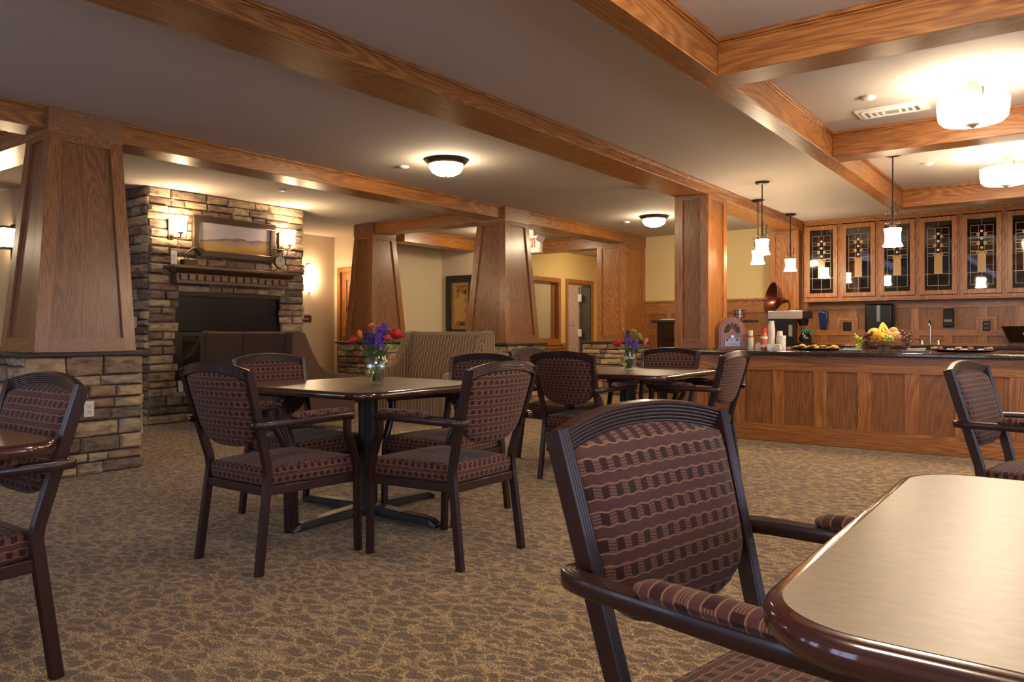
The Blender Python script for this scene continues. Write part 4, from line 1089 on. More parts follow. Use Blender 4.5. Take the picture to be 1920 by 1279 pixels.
tube(bm, [(.031, 0, .135), (.031, -.012, .175)], .002, 5); tube(bm, [(.031, 0, .135), (.031, .006, .185)], .0015, 5)
obj('clock_hands', bm, BLACKM, t)

# ------------------------------------------------------------------ bar items
CT = .872
def lab(o, l, c, g=None): return tag(o, l, c, g)
# cathedral radio
t = thing('cathedral_radio', 'brown arched cathedral radio with petal grille at the end of the bar beside the column', 'radio', (-2.965, 7.93, CT), R(34))
MAH = oak('radio_wood', 'z', (.24, .068, .024), (.36, .125, .045), rough=.3, coat=.6)
def arch(w, h, n=18):
    return [(-w, 0), (w, 0)]+[(w*cos(a)*(1 if True else 1), h-w*1.05+w*1.05*sin(a)) for a in [pi*i/n for i in range(n+1)]]
bm = B(); A = arch(.138, .325); hexa(bm, [(x, -.085, z+.012) for x, z in A], [(x, .10, z+.012) for x, z in A])
obj('cabinet', bm, MAH, t, bevel=.004)
bm = B(); A = arch(.120, .29); hexa(bm, [(x, -.092, z+.02) for x, z in A], [(x, -.085, z+.02) for x, z in A]); obj('front_panel', bm, MAH, t, bevel=.002)
obj('base', box(B(), -.155, .155, -.10, .11, 0, .014), MAH, t, bevel=.004)
bm = B()
for k in range(-3, 4):
    a = R(k*27); r0, r1 = .03, .098-.004*abs(k); w = .012+.0045*abs(k); cx, cz = 0, .185
    d = V((sin(a), 0, cos(a))); s = V((cos(a), 0, -sin(a))); c0 = V((cx, -.0925, cz))
    pts = [c0+d*r0-s*.004, c0+d*r0+s*.004]+[c0+d*(r1-w)+s*w*cos(q)+d*w*sin(q) for q in [pi*i/8 for i in range(9)]]
    qprism(bm, pts, (0, -1, 0), .002)
obj('grille', bm, plain('grille_cloth', (.07, .04, .02), .8), t)
bm = B(); box(bm, -.078, .078, -.098, -.092, .035, .115); box(bm, -.022, .022, -.098, -.092, .115, .15)
obj('faceplate', bm, plain('radio_silver', (.35, .36, .38), .35, metal=.5), t, bevel=.002)
for x in (-.052, 0, .052):
    k = obj('knob', lathe(B(), [(0, 0), (.012, 0), (.010, .012), (0, .012)], (0, 0, 0), 14), CHROME if x == 0 else BLACKM, t, smooth=True)
    k.location = (x, -.098, .100 if x else .135); k.rotation_euler = (R(90), 0, 0)
bm = B(); box(bm, -.055, .055, -.0995, -.097, .05, .062); box(bm, -.02, .012, -.0995, -.097, .09, .104)
obj('dial_window', bm, plain('dial', (.25, .27, .28), .3), t)

def bottle(name, label, x, y, prof, mat, capm, caph, extra=None):
    t = thing(name, label, 'bottle', (x, y, CT))
    obj('bottle_body', lathe(B(), prof, seg=24, cap0=True, cap1=True), mat, t, smooth=True)
    r = prof[-1][0]; z = prof[-1][1]
    obj('bottle_cap', lathe(B(), [(0, z), (r+.006, z), (r+.005, z+caph), (0, z+caph)], seg=20), capm, t, smooth=True)
    if extra:
        for nm_, pr, m in extra: obj(nm_, lathe(B(), pr, seg=24), m, t, smooth=True)
ORG = plain('creamer_orange', (.62, .10, .02), .35, coat=.4); WHT = plain('glossy_white', (.75, .72, .66), .35)
bottle('creamer_bottle', 'orange coffee creamer bottle with white swirls and red cap on the bar', -2.56, 7.80, [(.030, 0), (.034, .01), (.036, .06), (.031, .09), (.036, .13), (.026, .17), (.020, .18)], ORG, plain('cap_red', (.62, .05, .02), .3), .045,
       [('swirl_label', [(.0362, .03), (.0364, .05), (.0362, .055)], WHT), ('swirl_label', [(.0345, .115), (.037, .13), (.035, .138)], WHT)])
bottle('creamer_bottle', 'white creamer bottle with an orange band, between the radio and the orange bottle', -2.74, 7.92, [(.024, 0), (.028, .01), (.028, .12), (.022, .15), (.018, .155)], WHT, WHT, .045, [('orange_band', [(.0285, .125), (.0285, .14), (.025, .145)], ORG)])
bottle('white_jar', 'squat white plastic jar in front of the coffee brewer', -2.40, 7.86, [(.036, 0), (.038, .01), (.038, .10), (.034, .118)], WHT, WHT, .028)
# paper cup stacks
cupm = plain('paper_cup', (.66, .60, .52), .6, var=.25, bscale=90)
cup = obj('paper_cup', lathe(B(), [(0, .002), (.026, .002), (.026, 0), (.036, .092), (.038, .094), (.035, .094), (.025, .006), (0, .006)], seg=20), cupm, smooth=True)
tag(cup, 'patterned paper cup in the taller nested stack on the bar', 'paper cup', 'taller stack of paper cups'); cup.location = (-2.50, 7.84, CT); cup.rotation_euler = (pi, 0, 0); cup.location.z = CT+.094
for k in range(1, 16):
    c = cup.copy(); COL.objects.link(c); c.location = (-2.50, 7.84, CT+.094+.0135*k)
for k in range(9):
    c = cup.copy(); COL.objects.link(c); c.location = (-2.455, 7.97, CT+.094+.0125*k); c.rotation_euler = (pi, 0, 0)
    c['label'] = 'patterned paper cup in the shorter nested stack on the bar'; c['group'] = 'shorter stack of paper cups'
# small containers
def carton(x, y, w, h, label, mat=WHT, rz=20):
    t = thing('condiment_box', label, 'container', (x, y, CT), R(rz))
    obj('box_body', hexa(B(), [(-w*.45, -w*.35, 0), (w*.45, -w*.35, 0), (w*.45, w*.35, 0), (-w*.45, w*.35, 0)], [(-w*.5, -w*.4, h), (w*.5, -w*.4, h), (w*.5, w*.4, h), (-w*.5, w*.4, h)]), mat, t, bevel=.003)
    bm = B(); r = random.Random(int(abs(x)*1000))
    for k in range(5):
        px = -w*.35+w*.17*k; qprism(bm, [(px, -w*.25, h-.01), (px+.003, -w*.25, h-.01), (px+.006+r.uniform(-.01, .01), -w*.2, h+.02), (px+.002, -w*.2, h+.022)], (0, 1, 0), w*.4)
    obj('sugar_packets', bm, plain('packet', (.7, .62, .45), .7), t)
carton(-2.64, 7.88, .07, .055, 'white box of sugar packets left of the orange bottle')
carton(-2.475, 7.76, .085, .06, 'white box of packets in front of the tall cup stack')
carton(-2.40, 7.74, .06, .04, 'small white box in front of the white jar', rz=-10)
o = obj('serving_tongs', tube(tube(B(), [(-2.33, 7.78, CT+.012), (-2.16, 7.72, CT+.014)], .009, 8), [(-2.33, 7.80, CT+.02), (-2.18, 7.72, CT+.02)], .009, 8), plain('tong_red', (.4, .05, .02), .4), smooth=True); tag(o, 'red handled tongs lying between the white jar and the cookie platter', 'tongs')
# platters
PLAT = plain('platter_black', (.02, .015, .013), .25, coat=.5)
def platter(label, x, y, rx, ry, name='platter'):
    bm = lathe(B(), [(0, .004), (.62, .004), (.75, .006), (1.0, .024), (1.0, .030), (.74, .012), (0, .010)], seg=40)
    for v in bm.verts: v.co.x *= rx; v.co.y *= ry
    o = obj(name, bm, PLAT, smooth=True); o.location = (x, y, CT); tag(o, label, 'platter'); return o
platter('black oval platter of golden cookies on the bar', -2.03, 7.76, .26, .15)
COOK = plain('cookie_gold', (.62, .30, .045), .75, bump=.6, bscale=60, var=.35)
cookie = None; rr = random.Random(4)
for k in range(13):
    x = -2.22+.052*(k % 8)+rr.uniform(-.01, .01); y = 7.71+.07*(k//8)+rr.uniform(-.01, .02)
    z = CT+.022+.012*(k % 2)+.004
    if cookie is None:
        o = obj('cookie', lathe(B(), [(0, 0), (.030, 0), (.036, .006), (.030, .013), (.012, .017), (0, .017)], seg=18), COOK, smooth=True); cookie = o
    else: o = cookie.copy(); COL.objects.link(o)
    o.location = (x, y, z); o.rotation_euler = (R(rr.uniform(-35, 5)), R(rr.uniform(-22, 22)), rr.uniform(0, 6))
    tag(o, 'golden cookie piled on the black platter', 'cookie', 'cookies on the platter')
platter('black platter of small pastries and treats at the right end of the bar', -.80, 7.76, .265, .15)
TR = [plain('treat_pink', (.40, .17, .11), .7, bump=.8, bscale=50, var=.5), plain('treat_cream', (.68, .55, .36), .7, bump=.4, bscale=50), plain('treat_brown', (.24, .09, .05), .7, bump=.8, bscale=50, var=.4)]
prot = {}
for k in range(16):
    x = -1.02+.058*(k % 8)+rr.uniform(-.01, .01); y = 7.70+.08*(k//8)+rr.uniform(-.01, .02); q = (0, 2, 1, 0, 1, 2, 1, 0)[k % 8]
    if q not in prot:
        if q == 1: bm = box(B(), -.026, .026, -.018, .018, 0, .014)
        else:
            bm = B()
            for j in range(7): ball(bm, (rr.uniform(-.016, .016), rr.uniform(-.014, .014), .012+rr.uniform(0, .012)), .011, 7, 5)
        prot[q] = obj('pastry', bm, TR[q], smooth=True, bevel=.004 if q == 1 else 0); o = prot[q]
    else: o = prot[q].copy(); COL.objects.link(o)
    o.location = (x, y, CT+.022); o.rotation_euler = (0, 0, rr.uniform(-.5, .5))
    tag(o, ('pink frosted cluster', 'cream coloured bar', 'brown nut cluster')[q]+' on the treat platter', 'pastry', ('pink clusters', 'cream bars', 'brown clusters')[q]+' on the treat platter')
for x, l in ((-1.715, 'square white plate with serving tongs, between the cookies and the fruit'), (-1.19, 'square white plate with serving tongs, between the fruit and the treats')):
    t = thing('serving_plate', l, 'plate', (x, 7.70, CT), R(8))
    obj('plate_body', hexa(B(), [(-.06, -.04, 0), (.06, -.04, 0), (.06, .04, 0), (-.06, .04, 0)], [(-.10, -.07, .02), (.10, -.07, .02), (.10, .07, .02), (-.10, .07, .02)]), plain('plate_white', (.72, .72, .72), .3), t, bevel=.003)
    t2 = obj('tongs', tube(tube(B(), [(x-.06, 7.69, CT+.026), (x+.10, 7.73, CT+.036)], .005, 6), [(x-.06, 7.70, CT+.03), (x+.10, 7.75, CT+.03)], .005, 6), STEEL, smooth=True)
    tag(t2, 'steel tongs lying on the white plate '+('left' if x < -1.5 else 'right')+' of the fruit basket', 'tongs')
# fruit basket and fruit
FX0, FY0 = -1.43, 7.74
t = thing('fruit_basket', 'wooden fruit stand with scrolled wire feet, overflowing with fruit in the middle of the bar', 'basket', (FX0, FY0, CT))
obj('tray_board', lathe(B(), [(0, .075), (.15, .075), (.17, .10), (.175, .10), (.155, .068), (0, .068)], seg=28), plain('basket_wood', (.3, .14, .07), .5, var=.2, bscale=30), t, smooth=True)
obj('pedestal', box(B(), -.05, .05, -.04, .04, 0, .07), plain('basket_post', (.36, .17, .09), .45), t, bevel=.004)
for s in (-1, 0, 1):
    pts = [(s*.13+.028*cos(a)*(1-.4*a/9), -.06, .032+.03*sin(a)*(1-.4*a/9)) for a in [i*.5 for i in range(18)]]
    if s == 0: pts = [(0, -.06, .005), (.005, -.06, .03), (-.005, -.06, .055), (0, -.06, .085)]
    obj('wire_scroll', tube(B(), pts, .004, 6), BRONZE, t, smooth=True)
def fr(name, label, cat, loc, mat, r, sc=(1, 1, 1), group=None):
    o = obj(name, ball(B(), (0, 0, 0), r, 20, 14, sc), mat, smooth='all'); o.location = (FX0+loc[0], FY0+loc[1], CT+loc[2]); tag(o, label, cat, group); return o
YEL = plain('grapefruit_skin', (.72, .42, .04), .45, bump=.2, bscale=150); PEA = plain('peach_skin', (.62, .25, .07), .5, var=.5, bscale=20); PAL = plain('pale_fruit', (.6, .4, .2), .5, var=.3, bscale=25)
fr('grapefruit', 'large yellow grapefruit at the left of the fruit pile', 'grapefruit', (-.085, 0, .16), YEL, .062)
fr('peach', 'orange-red peach right of the bananas', 'peach', (.035, -.03, .152), PEA, .045)
fr('peach', 'pale peach behind and right of the red one in the fruit pile', 'peach', (.10, .01, .150), PAL, .042)
fr('pear', 'yellow pear low at the centre of the fruit pile', 'pear', (-.01, -.07, .135), YEL, .036, (1, 1, 1.25))
fr('peach', 'orange peach at the top of the fruit pile beside the bananas', 'peach', (.07, .04, .19), PEA, .04)
BAN = plain('banana_skin', (.75, .52, .06), .45, var=.2, bscale=30); bn = 0
for a, l in ((-.035, 'leftmost banana of the bunch on the fruit pile'), (0, 'middle banana of the bunch on the fruit pile'), (.04, 'rightmost banana of the bunch on the fruit pile')):
    pts = bez([(-.02, .03, .27), (-.015+a*.4, .01, .235), (a, -.03, .18), (a*1.6+.03, -.06, .12)], 5); n = len(pts)
    o = obj('banana', sweep(B(), pts, circ(1, 6), scales=[.004+.012*sin(pi*min(1, (i+1)/(n+1)))**.7 for i in range(n)]), BAN, smooth='all'); o.location = (FX0, FY0, CT); tag(o, l, 'banana', 'bananas in the fruit stand')
GRN = plain('grape_green', (.42, .46, .05), .25, coat=.4, var=.2, bscale=20); RED_ = plain('grape_red', (.10, .03, .025), .3, coat=.4, var=.5, bscale=20)
for (cx, cy, cz, h, w, m, l) in ((-.20, -.05, .13, .15, .045, GRN, 'bunch of green grapes hanging off the left end of the fruit stand'), (-.125, -.09, .15, .13, .05, RED_, 'bunch of dark red grapes hanging at the left front of the fruit stand'),
        (.055, -.11, .13, .08, .055, GRN, 'bunch of green grapes on the front of the fruit stand, right of centre'), (.19, -.05, .16, .17, .055, RED_, 'bunch of dark red grapes hanging off the right end of the fruit stand')):
    bm = B(); r = random.Random(int(cx*1000))
    for k in range(34):
        f = k/33; ww = w*(1-.6*f)
        ball(bm, (r.uniform(-ww, ww), r.uniform(-ww, ww)*.7, -h*f+r.uniform(-.01, .01)), .0125, 8, 6)
    o = obj('grape_bunch', bm, m, smooth='all'); o.location = (FX0+cx, FY0+cy, CT+cz+.025); tag(o, l, 'grapes')

# coffee brewer on the side counter
t = thing('coffee_brewer', 'stainless and black commercial coffee brewer with a glass carafe, behind the cups', 'coffee maker', (-3.30, 11.05, CT))
obj('hopper', box(B(), -.24, .24, -.11, .11, .36, .48), STEEL, t, bevel=.008)
obj('control_panel', box(B(), .24, .32, -.11, .11, .365, .475), BLACKP, t, bevel=.006)
obj('body', box(B(), -.24, .12, -.10, .10, 0, .36), BLACKP, t, bevel=.006)
obj('brew_basket', lathe(B(), [(.055, .27), (.08, .36), (0, .36), (0, .27)], (.22, 0, 0), 20), BLACKP, t, smooth=True)
obj('burner', box(B(), .10, .34, -.10, .10, 0, .04), BLACKP, t, bevel=.006)
obj('switch_strip', box(B(), .05, .10, -.105, -.10, .12, .28), STEEL, t)
obj('button', lathe(B(), [(0, .48), (.02, .48), (.018, .50), (0, .505)], (.12, 0, 0), 12), BLACKP, t)
t = thing('coffee_carafe', 'glass coffee carafe with a teal green collar standing on the brewer', 'carafe', (-3.05, 11.05, CT+.04))
obj('carafe_glass', lathe(B(), [(0, .002), (.07, .002), (.085, .03), (.085, .07), (.05, .135), (.052, .14)], seg=24), plain('coffee_in_glass', (.012, .007, .005), .05, coat=1), t, smooth=True)
obj('carafe_collar', lathe(B(), [(.055, .13), (.062, .14), (.062, .165), (.05, .17), (0, .17)], seg=24), plain('teal_plastic', (.01, .22, .2), .35), t, smooth=True)
obj('handle', sweep(B(), bez([(.055, 0, .15), (.11, 0, .15), (.115, 0, .09), (.085, 0, .04)], 5), rect(.018, .01), side=(0, 1, 0)), plain('teal_plastic2', (.01, .16, .15), .35), t)
# copper horn
t = thing('copper_horn', 'dark copper gramophone horn with its mouth turned left, behind the coffee brewer', 'ornament', (-3.48, 11.30, 1.52))
COP = plain('copper_dark', (.20, .055, .03), .28, metal=.85, coat=.3)
bm = lathe(B(), [(.015, -.12), (.022, -.08), (.05, -.03), (.12, .02), (.19, .07), (.235, .14), (.240, .14), (.2, .065), (.13, .012), (.06, -.035), (.03, -.085), (.02, -.12)], seg=32)
bmesh.ops.rotate(bm, verts=bm.verts, cent=(0, 0, 0), matrix=M4.Rotation(R(-80), 3, 'Y')); bmesh.ops.rotate(bm, verts=bm.verts, cent=(0, 0, 0), matrix=M4.Rotation(R(38), 3, 'Z'))
obj('horn', bm, COP, t, smooth=True)
bm = tube(B(), bez([(.08, .10, 0), (.10, .13, -.1), (.05, .10, -.3), (.03, .08, -.64)], 5), .012, 8)
obj('horn_support', bm, BRONZE, t, smooth=True)
# sideboard beyond, tall table
t = thing('high_table', 'dark topped high table behind the bar counter, seen through the opening', 'table', (0, 0, 0))
obj('tabletop', box(B(), -4.95, -3.60, 10.1, 10.75, 1.185, 1.225), GRANITE, t, bevel=.008)
obj('table_body', box(B(), -4.05, -3.90, 10.15, 10.7, 0, 1.185), plain('plum_panel', (.09, .045, .04), .5), t)
obj('table_body', box(B(), -4.90, -4.84, 10.2, 10.65, 0, 1.185), FRAME, t)
t = thing('wire_basket', 'bronze wire basket with a shiny metal cup on the high table, above the radio', 'basket', (-3.72, 10.3, 1.225))
for k in range(3): obj('wire_ring', tube(B(), [((.075+.006*k)*cos(a), (.075+.006*k)*sin(a), .02+.05*k) for a in [2*pi*i/20 for i in range(20)]], .004, 5, closed=True), BRONZE, t)
bm = B()
for i in range(10):
    a = 2*pi*i/10; tube(bm, [(.075*cos(a), .075*sin(a), 0), (.09*cos(a), .09*sin(a), .14)], .003, 5)
obj('wire_side', bm, BRONZE, t)
o = obj('metal_cup', lathe(B(), [(0, 0), (.03, 0), (.036, .13), (.033, .13), (.028, .005), (0, .005)], (-3.72, 10.3, 1.23), 18), CHROME, smooth=True); tag(o, 'shiny metal cup standing inside the wire basket', 'cup')
t = thing('folded_papers', 'pale folded papers on the left end of the high table', 'papers', (-4.78, 10.35, 1.225), R(12))
for k in range(3): obj('sheet', box(B(), -.12+.01*k, .10, -.08, .08-.01*k, .006*k, .006*k+.005), plain('paper%d' % k, (.6, .57, .5), .7), t)
o = obj('paper_tumbler', lathe(B(), [(0, 0), (.028, 0), (.04, .16), (.037, .16), (.026, .004), (0, .004)], (-4.62, 10.5, 1.225), 18), cupm, smooth=True); tag(o, 'pale patterned tall cup on the high table beside the papers', 'cup')

# back wall fittings
t = thing('paper_towel_dispenser', 'large black paper towel dispenser on the wood back wall below the cabinets', 'dispenser', (-2.29, 12.187, 1.25))
bm = box(B(), -.185, .185, -.22, 0, -.21, .21); obj('dispenser_shell', bm, BLACKP, t, bevel=.03, seg=4)
obj('centre_strip', box(B(), -.025, .025, -.226, -.215, -.05, .19), plain('grey_strip', (.16, .14, .12), .2, coat=.5), t, bevel=.003)
t = thing('soap_dispenser', 'small black soap dispenser on the wood back wall above the faucet', 'dispenser', (-1.43, 12.187, 1.25))
bm = hexa(B(), [(-.065, -.10, -.13), (.065, -.10, -.13), (.065, 0, -.13), (-.065, 0, -.13)], [(-.065, -.06, .13), (.065, -.06, .13), (.065, 0, .13), (-.065, 0, .13)]); obj('dispenser_shell', bm, BLACKP, t, bevel=.014, seg=3)
obj('push_bar', box(B(), -.05, .05, -.115, -.09, -.06, -.02), plain('grey_bar', (.2, .19, .17), .25, coat=.5), t, bevel=.006)
o = obj('wall_holder', lathe(hexa(B(), [(-.045, -.07, -.14), (.045, -.07, -.14), (.045, 0, -.14), (-.045, 0, -.14)], [(-.065, -.09, .12), (.065, -.09, .12), (.065, 0, .12), (-.065, 0, .12)]), [(0, .10), (.02, .10), (.018, .15), (0, .155)], (0, -.045, 0), 12), plain('navy_plastic', (.015, .025, .10), .25, coat=.6), bevel=.01); o.location = (-3.09, 12.187, 1.24); tag(o, 'navy blue holder hanging on the wood back wall, left of the towel dispenser', 'holder')
for x, w, l, g in ((-2.755, .10, 'black square box in a wooden frame between the navy holder and the towel dispenser', 0), (-.985, .075, 'black outlet plate in a wooden frame right of the soap dispenser', 1)):
    t = thing('framed_outlet', l, 'outlet', (x, 12.187, 1.135))
    frame4(t, 'wood_frame', 'y', 0, -.15 if not g else -.125, .15 if not g else .125, -.135, .135, .045, .022, OAKZ, sgn=-1, bevel=.003)
    obj('backing_board', box(B(), -.11, .11, -.008, 0, -.095, .095), OAKZP, t)
    obj('face_plate', box(B(), -w*.6, w*.6, -.02, -.006, -.07, .07), BLACKP, t, bevel=.004)
    if g:
        for z in (-.03, .03):
            bm = B()
            for dx in (-.02, 0, .02): box(bm, dx-.003, dx+.003, -.0215, -.019, z-.004, z+.004)
            obj('socket', bm, WHITE, t)
t = thing('faucet', 'chrome gooseneck sink faucet with two lever handles on the back counter', 'faucet', (-1.62, 11.90, CT))
obj('deck_plate', box(B(), -.13, .13, -.03, .03, 0, .012), CHROME, t, bevel=.005)
obj('spout', tube(B(), [(0, 0, .01), (0, 0, .27)]+bez([(0, 0, .28), (0, -.02, .315), (0, -.07, .33), (0, -.11, .30), (0, -.115, .27)], 5), .011, 10), CHROME, t, smooth=True)
for s in (-1, 1):
    bm = lathe(B(), [(0, 0), (.022, 0), (.018, .04), (.012, .06), (0, .062)], (s*.10, 0, .01), 14); tube(bm, [(s*.10, 0, .065), (s*.19, -.01, .085)], .006, 8)
    obj('lever_handle', bm, CHROME, t, smooth=True)
t = thing('copper_tub', 'dark copper tub with ring handles at the right end of the back counter', 'tub', (-.52, 11.85, CT))
bm = lathe(B(), [(0, .055), (.18, .055), (.20, .07), (.27, .24), (.285, .25), (.275, .255), (.19, .075), (0, .07)], seg=36); obj('tub_body', bm, plain('tub_copper', (.07, .035, .022), .35, metal=.6, var=.4, bscale=20), t, smooth=True)
for s in (-1, 1): obj('ring_handle', tube(B(), [(s*(.29+.03*cos(a)), 0, .27+.035*sin(a)) for a in [2*pi*i/16 for i in range(16)]], .006, 6, closed=True), COP, t, smooth=True)
obj('stand', tube(tube(B(), [(.19*cos(a), .19*sin(a), .05) for a in [2*pi*i/24 for i in range(24)]], .006, 6, closed=True), [(.18, 0, .0), (.17, 0, .05)], .006, 6), BRONZE, t)
for k in range(3):
    a = R(200+70*k); obj('stand_foot', tube(B(), [(.19*cos(a)+.022*cos(q)*cos(a), .19*sin(a)+.022*cos(q)*sin(a), .026+.022*sin(q)) for q in [2*pi*i/12 for i in range(12)]], .004, 5, closed=True), BRONZE, t)
obj('medallion', ball(B(), (.0, -.245, .16), .03, 12, 8, (1, .3, .8)), plain('medallion_orange', (.55, .2, .05), .4), t, smooth='all')

# ------------------------------------------------------------------ vases and flowers
RT = V((cos(R(36.37)), sin(R(36.37)), 0)); FWV = V((-sin(R(36.37)), cos(R(36.37)), 0))
STEM = plain('stem_green', (.05, .12, .03), .5, var=.3, bscale=30); LEAF = plain('leaf_green', (.08, .20, .04), .45, var=.3, bscale=40)
def vase(x, y, z, label, h, r):
    t = thing('flower_vase', label, 'vase', (x, y, z))
    k = r/.066; q = h/.165
    pr = [(.034, 0), (.038, .004), (.036, .018), (.050, .045), (.062, .075), (.066, .10), (.062, .13), (.050, .158), (.049, .165)]
    pr = [(a*k, b_*q) for a, b_ in pr]
    inn = [(a-.003, b_+(.006 if i == 0 else 0)) for i, (a, b_) in enumerate(pr[1:])][::-1]
    bm = lathe(B(), [(0, 0)]+pr+inn+[(0, .012*q)], seg=36); n = 12
    for v in bm.verts:
        a = math.atan2(v.co.y, v.co.x); rr_ = (v.co.x**2+v.co.y**2)**.5
        if rr_ > 1e-4:
            f = 1+.018*cos(a*n); v.co.x *= f; v.co.y *= f
    obj('vase_glass', bm, VGLASS, t, smooth='all')
    obj('water', lathe(B(), [(0, .014*q), (.03*k, .014*q), (.043*k, .045*q), (.055*k, .075*q), (.058*k, .095*q), (0, .095*q)], seg=24), glassm('water_green', (.88, .93, .84), .0), t, smooth=True)
    return t
def petalflower(mat, r, layers, open_=1.0):
    bm = B(); rd = random.Random(int(r*1e5)+layers)
    for L in range(layers):
        f = (L+1)/layers; n = 3+L*2; rr_ = r*(.25+.75*f); tilt = (.25+.75*f*open_)
        for k in range(n):
            a0 = 2*pi*k/n+L*.7+rd.uniform(-.15, .15); w = 2*pi/n*.75
            grid = []
            for i in range(5):
                v = i/4; row = []
                for j in range(5):
                    u = -1+j/2
                    a = a0+u*w*(.55+.45*v)
                    rad = rr_*(.25+.75*sin(v*pi/2)*tilt)*(1-.06*u*u)
                    z = r*(1.15-.35*f)*v*(1-.18*u*u*v)-r*.2*f*open_*v*v
                    row.append(bm.verts.new((rad*cos(a), rad*sin(a), z)))
                grid.append(row)
            for i in range(4):
                for j in range(4): bm.faces.new((grid[i][j], grid[i][j+1], grid[i+1][j+1], grid[i+1][j]))
    return bm
def flower(kind, label, cat, base, dx, dz, dd, mat, r):
    """base: vase position; head offset dx right of view, dd away, dz up"""
    b0 = V(base); head = b0+RT*dx+FWV*dd+V((0, 0, dz))
    t = thing(kind, label, cat, tuple(b0))
    rel = head-b0
    neck = V((0, 0, .15))+V((rel.x, rel.y, 0)).normalized()*.02
    obj('stem', tube(B(), bez([(-rel.x*.22, -rel.y*.22, .02), (neck.x*.6, neck.y*.6, .11), (neck.x+rel.x*.25, neck.y+rel.y*.25, .17), tuple(rel)], 5), .0034, 6), STEM, t, smooth=True)
    rnd = random.Random(int(abs(dx)*1e4)+int(dz*1e4))
    if kind in ('rose',): bm = petalflower(mat, r, 4, .75)
    elif kind == 'tulip': bm = petalflower(mat, r, 2, .25); [setattr(v, 'co', V((v.co.x*.75, v.co.y*.75, v.co.z*1.5))) for v in bm.verts]
    elif kind == 'carnation': bm = petalflower(mat, r, 5, .9); [setattr(v, 'co', v.co+V((rnd.uniform(-1, 1), rnd.uniform(-1, 1), rnd.uniform(-1, 1)))*r*.07) for v in bm.verts]
    elif kind == 'bud': bm = lathe(B(), [(0, -r), (r*.7, -r*.4), (r*.7, r*.5), (r*.3, r*1.6), (0, r*1.8)], seg=10)
    else:
        bm = B(); H = r*2.6 if kind == 'stock_flower' else r*.5
        for k in range(34 if kind == 'stock_flower' else 26):
            f = k/33; a = k*2.4; w = r*(.95-.55*f) if kind == 'stock_flower' else r*f**.5
            c = (w*cos(a), w*sin(a), H*(f-.5) if kind == 'stock_flower' else H*(1-f))
            for q in range(4):
                e = V((rnd.uniform(-1, 1), rnd.uniform(-1, 1), rnd.uniform(-1, 1))).normalized()*r*.2
                ball(bm, tuple(V(c)+e), r*.19, 6, 4, (1, 1, .6))
    o = obj('flower_head', bm, mat, t, smooth=True, solid=.0012 if kind in ('rose', 'tulip', 'carnation') else 0)
    o.location = rel; ax = V((rel.x, rel.y, .28)).normalized()
    if kind != 'stock_flower': o.rotation_euler = ax.to_track_quat('Z', 'Y').to_euler()
    for q in range(4 if kind != 'bud' else 1):
        bm = B(); a = rnd.uniform(0, 6.28); f = (.25, .42, .6, .75)[q]; L_ = (.055, .07, .075, .05)[q]
        d = V((cos(a), sin(a), (1.6, 1.4, .7, .5)[q])).normalized(); s = V((-sin(a), cos(a), 0)); n_ = d.cross(s)
        b1 = V((rel.x*f*(.2 if f < .5 else .8), rel.y*f*(.2 if f < .5 else .8), .02+rel.z*f)); w_ = (.012, .010, .013, .011)[q]
        rows = []
        for i in range(6):
            v = i/5; c_ = b1+d*L_*v-n_*.010*v*v; ww = w_*sin(pi*min(1, v*.92+.08))
            rows.append([bm.verts.new(c_-s*ww+n_*ww*.3), bm.verts.new(c_), bm.verts.new(c_+s*ww+n_*ww*.3)])
        for i in range(5):
            for j in range(2): bm.faces.new((rows[i][j], rows[i][j+1], rows[i+1][j+1], rows[i+1][j]))
        obj('leaf', bm, LEAF, t, smooth='all', solid=.0008)
    return t
PUR = plain('petal_purple', (.17, .07, .48), .6, var=.4, bscale=60); DPUR = plain('petal_violet', (.07, .035, .17), .6, var=.5, bscale=60)
PRED = plain('petal_red', (.55, .02, .02), .5, var=.2, bscale=40); PPNK = plain('petal_pink', (.62, .06, .12), .55); PORG = plain('petal_orange', (.75, .16, .01), .5); PSAL = plain('petal_salmon', (.72, .2, .12), .55)
MUM = plain('petal_green', (.28, .40, .05), .6)
v1 = (-3.215, 3.06, .7585); v2 = (-2.775, 5.29, .7585)
vase(*v1, 'larger clear ribbed glass vase of mixed flowers on the centre table', .165, .068)
for a in (('rose', 'big red rose at the right of the centre table bouquet', 'rose', .108, .262, -.02, PRED, .060), ('carnation', 'pink carnation between the purple flowers and the big red rose', 'carnation', .073, .25, -.05, PPNK, .034),
          ('stock_flower', 'tallest purple stock flower in the centre bouquet', 'stock flower', .048, .315, 0, PUR, .026), ('stock_flower', 'purple stock flower at the middle of the centre bouquet', 'stock flower', .018, .29, -.01, PUR, .026),
          ('stock_flower', 'purple stock flower low at the front of the centre bouquet', 'stock flower', .025, .245, -.05, PUR, .027), ('stock_flower', 'dark violet flower left of the purple stocks', 'stock flower', -.025, .255, -.02, DPUR, .027),
          ('stock_flower', 'dark violet flower beside the orange tulip', 'stock flower', -.055, .27, .01, DPUR, .022), ('stock_flower', 'dark violet flower behind the purple stocks', 'stock flower', .0, .28, .05, DPUR, .02),
          ('tulip', 'orange tulip at the left of the centre bouquet', 'tulip', -.086, .265, 0, PORG, .034),
          ('carnation', 'red carnation leaning out at the far left of the centre bouquet', 'carnation', -.12, .235, -.02, PRED, .036), ('carnation', 'small salmon carnation at the top left of the centre bouquet', 'carnation', -.028, .325, .02, PSAL, .024),
          ('bud', 'red and white bud low at the left of the centre bouquet', 'flower bud', -.072, .205, -.06, PPNK, .009), ('mum', 'small green flower cluster under the big red rose', 'flower', .085, .215, -.06, MUM, .02)):
    flower(a[0], a[1], a[2], v1, a[3], a[4], a[5], a[6], a[7])
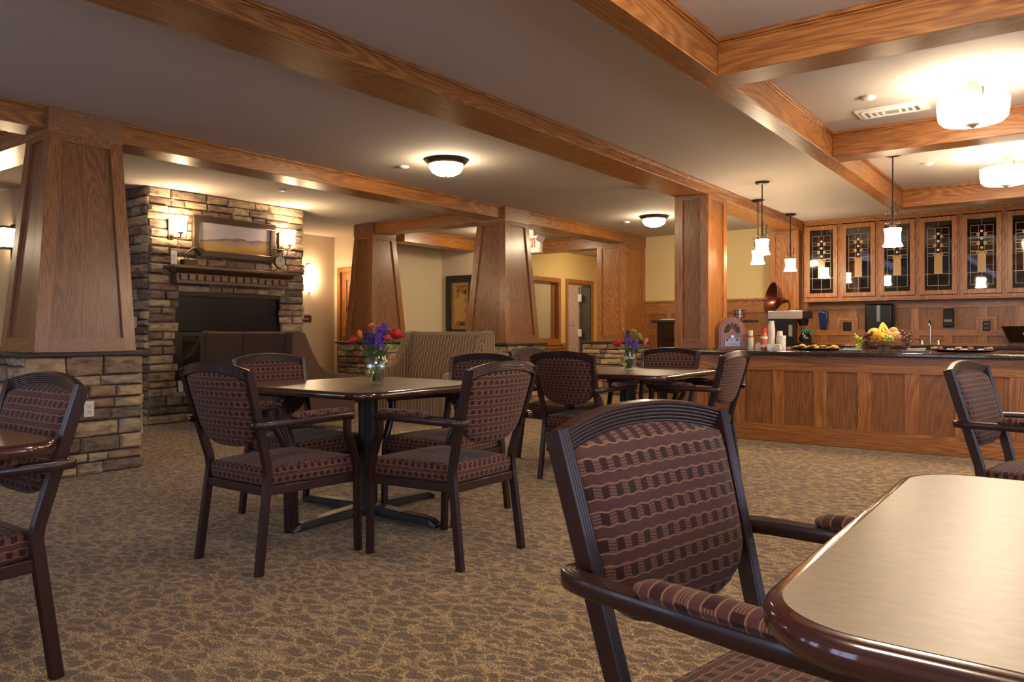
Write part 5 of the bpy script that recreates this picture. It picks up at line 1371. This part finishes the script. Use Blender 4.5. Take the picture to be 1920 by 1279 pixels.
vase(*v2, 'clear glass vase of flowers on the farther table', .152, .064)
for a in (('rose', 'red rose at the left of the farther bouquet', 'rose', -.085, .19, -.02, PRED, .052), ('tulip', 'salmon orange tulip leaning right in the farther bouquet', 'tulip', .115, .20, 0, PSAL, .038),
          ('mum', 'green button flower at the top of the farther bouquet', 'flower', .03, .30, 0, MUM, .026), ('mum', 'green button flower right of the top one in the farther bouquet', 'flower', .068, .27, -.02, MUM, .026), ('mum', 'green button flower behind the tulip in the farther bouquet', 'flower', .085, .245, .03, MUM, .022),
          ('stock_flower', 'violet flower at the middle of the farther bouquet', 'stock flower', -.01, .225, -.03, PUR, .026), ('stock_flower', 'violet flower low right in the farther bouquet', 'stock flower', .04, .20, -.03, PUR, .024),
          ('stock_flower', 'dark violet flower at the upper left of the farther bouquet', 'stock flower', -.01, .28, .01, DPUR, .022), ('bud', 'tiny salmon bud at the top left of the farther bouquet', 'flower bud', -.045, .315, 0, PSAL, .010)):
    flower(a[0], a[1], a[2], v2, a[3], a[4], a[5], a[6], a[7])

# ------------------------------------------------------------------ light, world, camera
def area(name, loc, rot, sx, sy, e, col):
    l = bpy.data.lights.new(name, 'AREA'); l.shape = 'RECTANGLE'; l.size = sx; l.size_y = sy; l.energy = e; l.color = col
    o = bpy.data.objects.new(name, l); COL.objects.link(o); o.location = loc; o.rotation_euler = rot; return o
for i, (a, b_, z0, z1) in enumerate(wins_r): area('daylight_right_%d' % i, (3.2, (a+b_)/2, 1.35), (0, R(90), 0), 1.6, b_-a-.1, DAY, (.62, .72, 1.0))
for i, (a, b_, z0, z1) in enumerate(wins_f): area('daylight_front_%d' % i, ((a+b_)/2, -2.7, 1.35), (R(90), 0, 0), b_-a-.1, 1.6, DAY*.9, (.66, .74, 1.0))
w = bpy.data.worlds.new('world'); scene.world = w; w.use_nodes = True
bg = w.node_tree.nodes['Background']; bg.inputs[0].default_value = (.5, .62, .9, 1); bg.inputs[1].default_value = .8
cam = bpy.data.cameras.new('camera'); co = bpy.data.objects.new('camera', cam); COL.objects.link(co); scene.camera = co
co.location = (0, 0, 1.06); co.rotation_euler = (R(90), 0, R(36.3694)); cam.sensor_width = 36; cam.lens = 1438/1920*36
cam.shift_y = -17.8/1920; cam.clip_start = .02; cam.clip_end = 100
vs = scene.view_settings; vs.view_transform = 'Standard'; vs.look = 'None'; vs.gamma = 1; vs.use_curve_mapping = False; vs.exposure = EXPO
cy = scene.cycles; cy.max_bounces = 7; cy.diffuse_bounces = 4; cy.glossy_bounces = 3; cy.transmission_bounces = 6; cy.transparent_max_bounces = 12
cy.sample_clamp_indirect = 6; cy.caustics_reflective = False; cy.caustics_refractive = False
try: cy.use_denoising = True
except Exception: pass
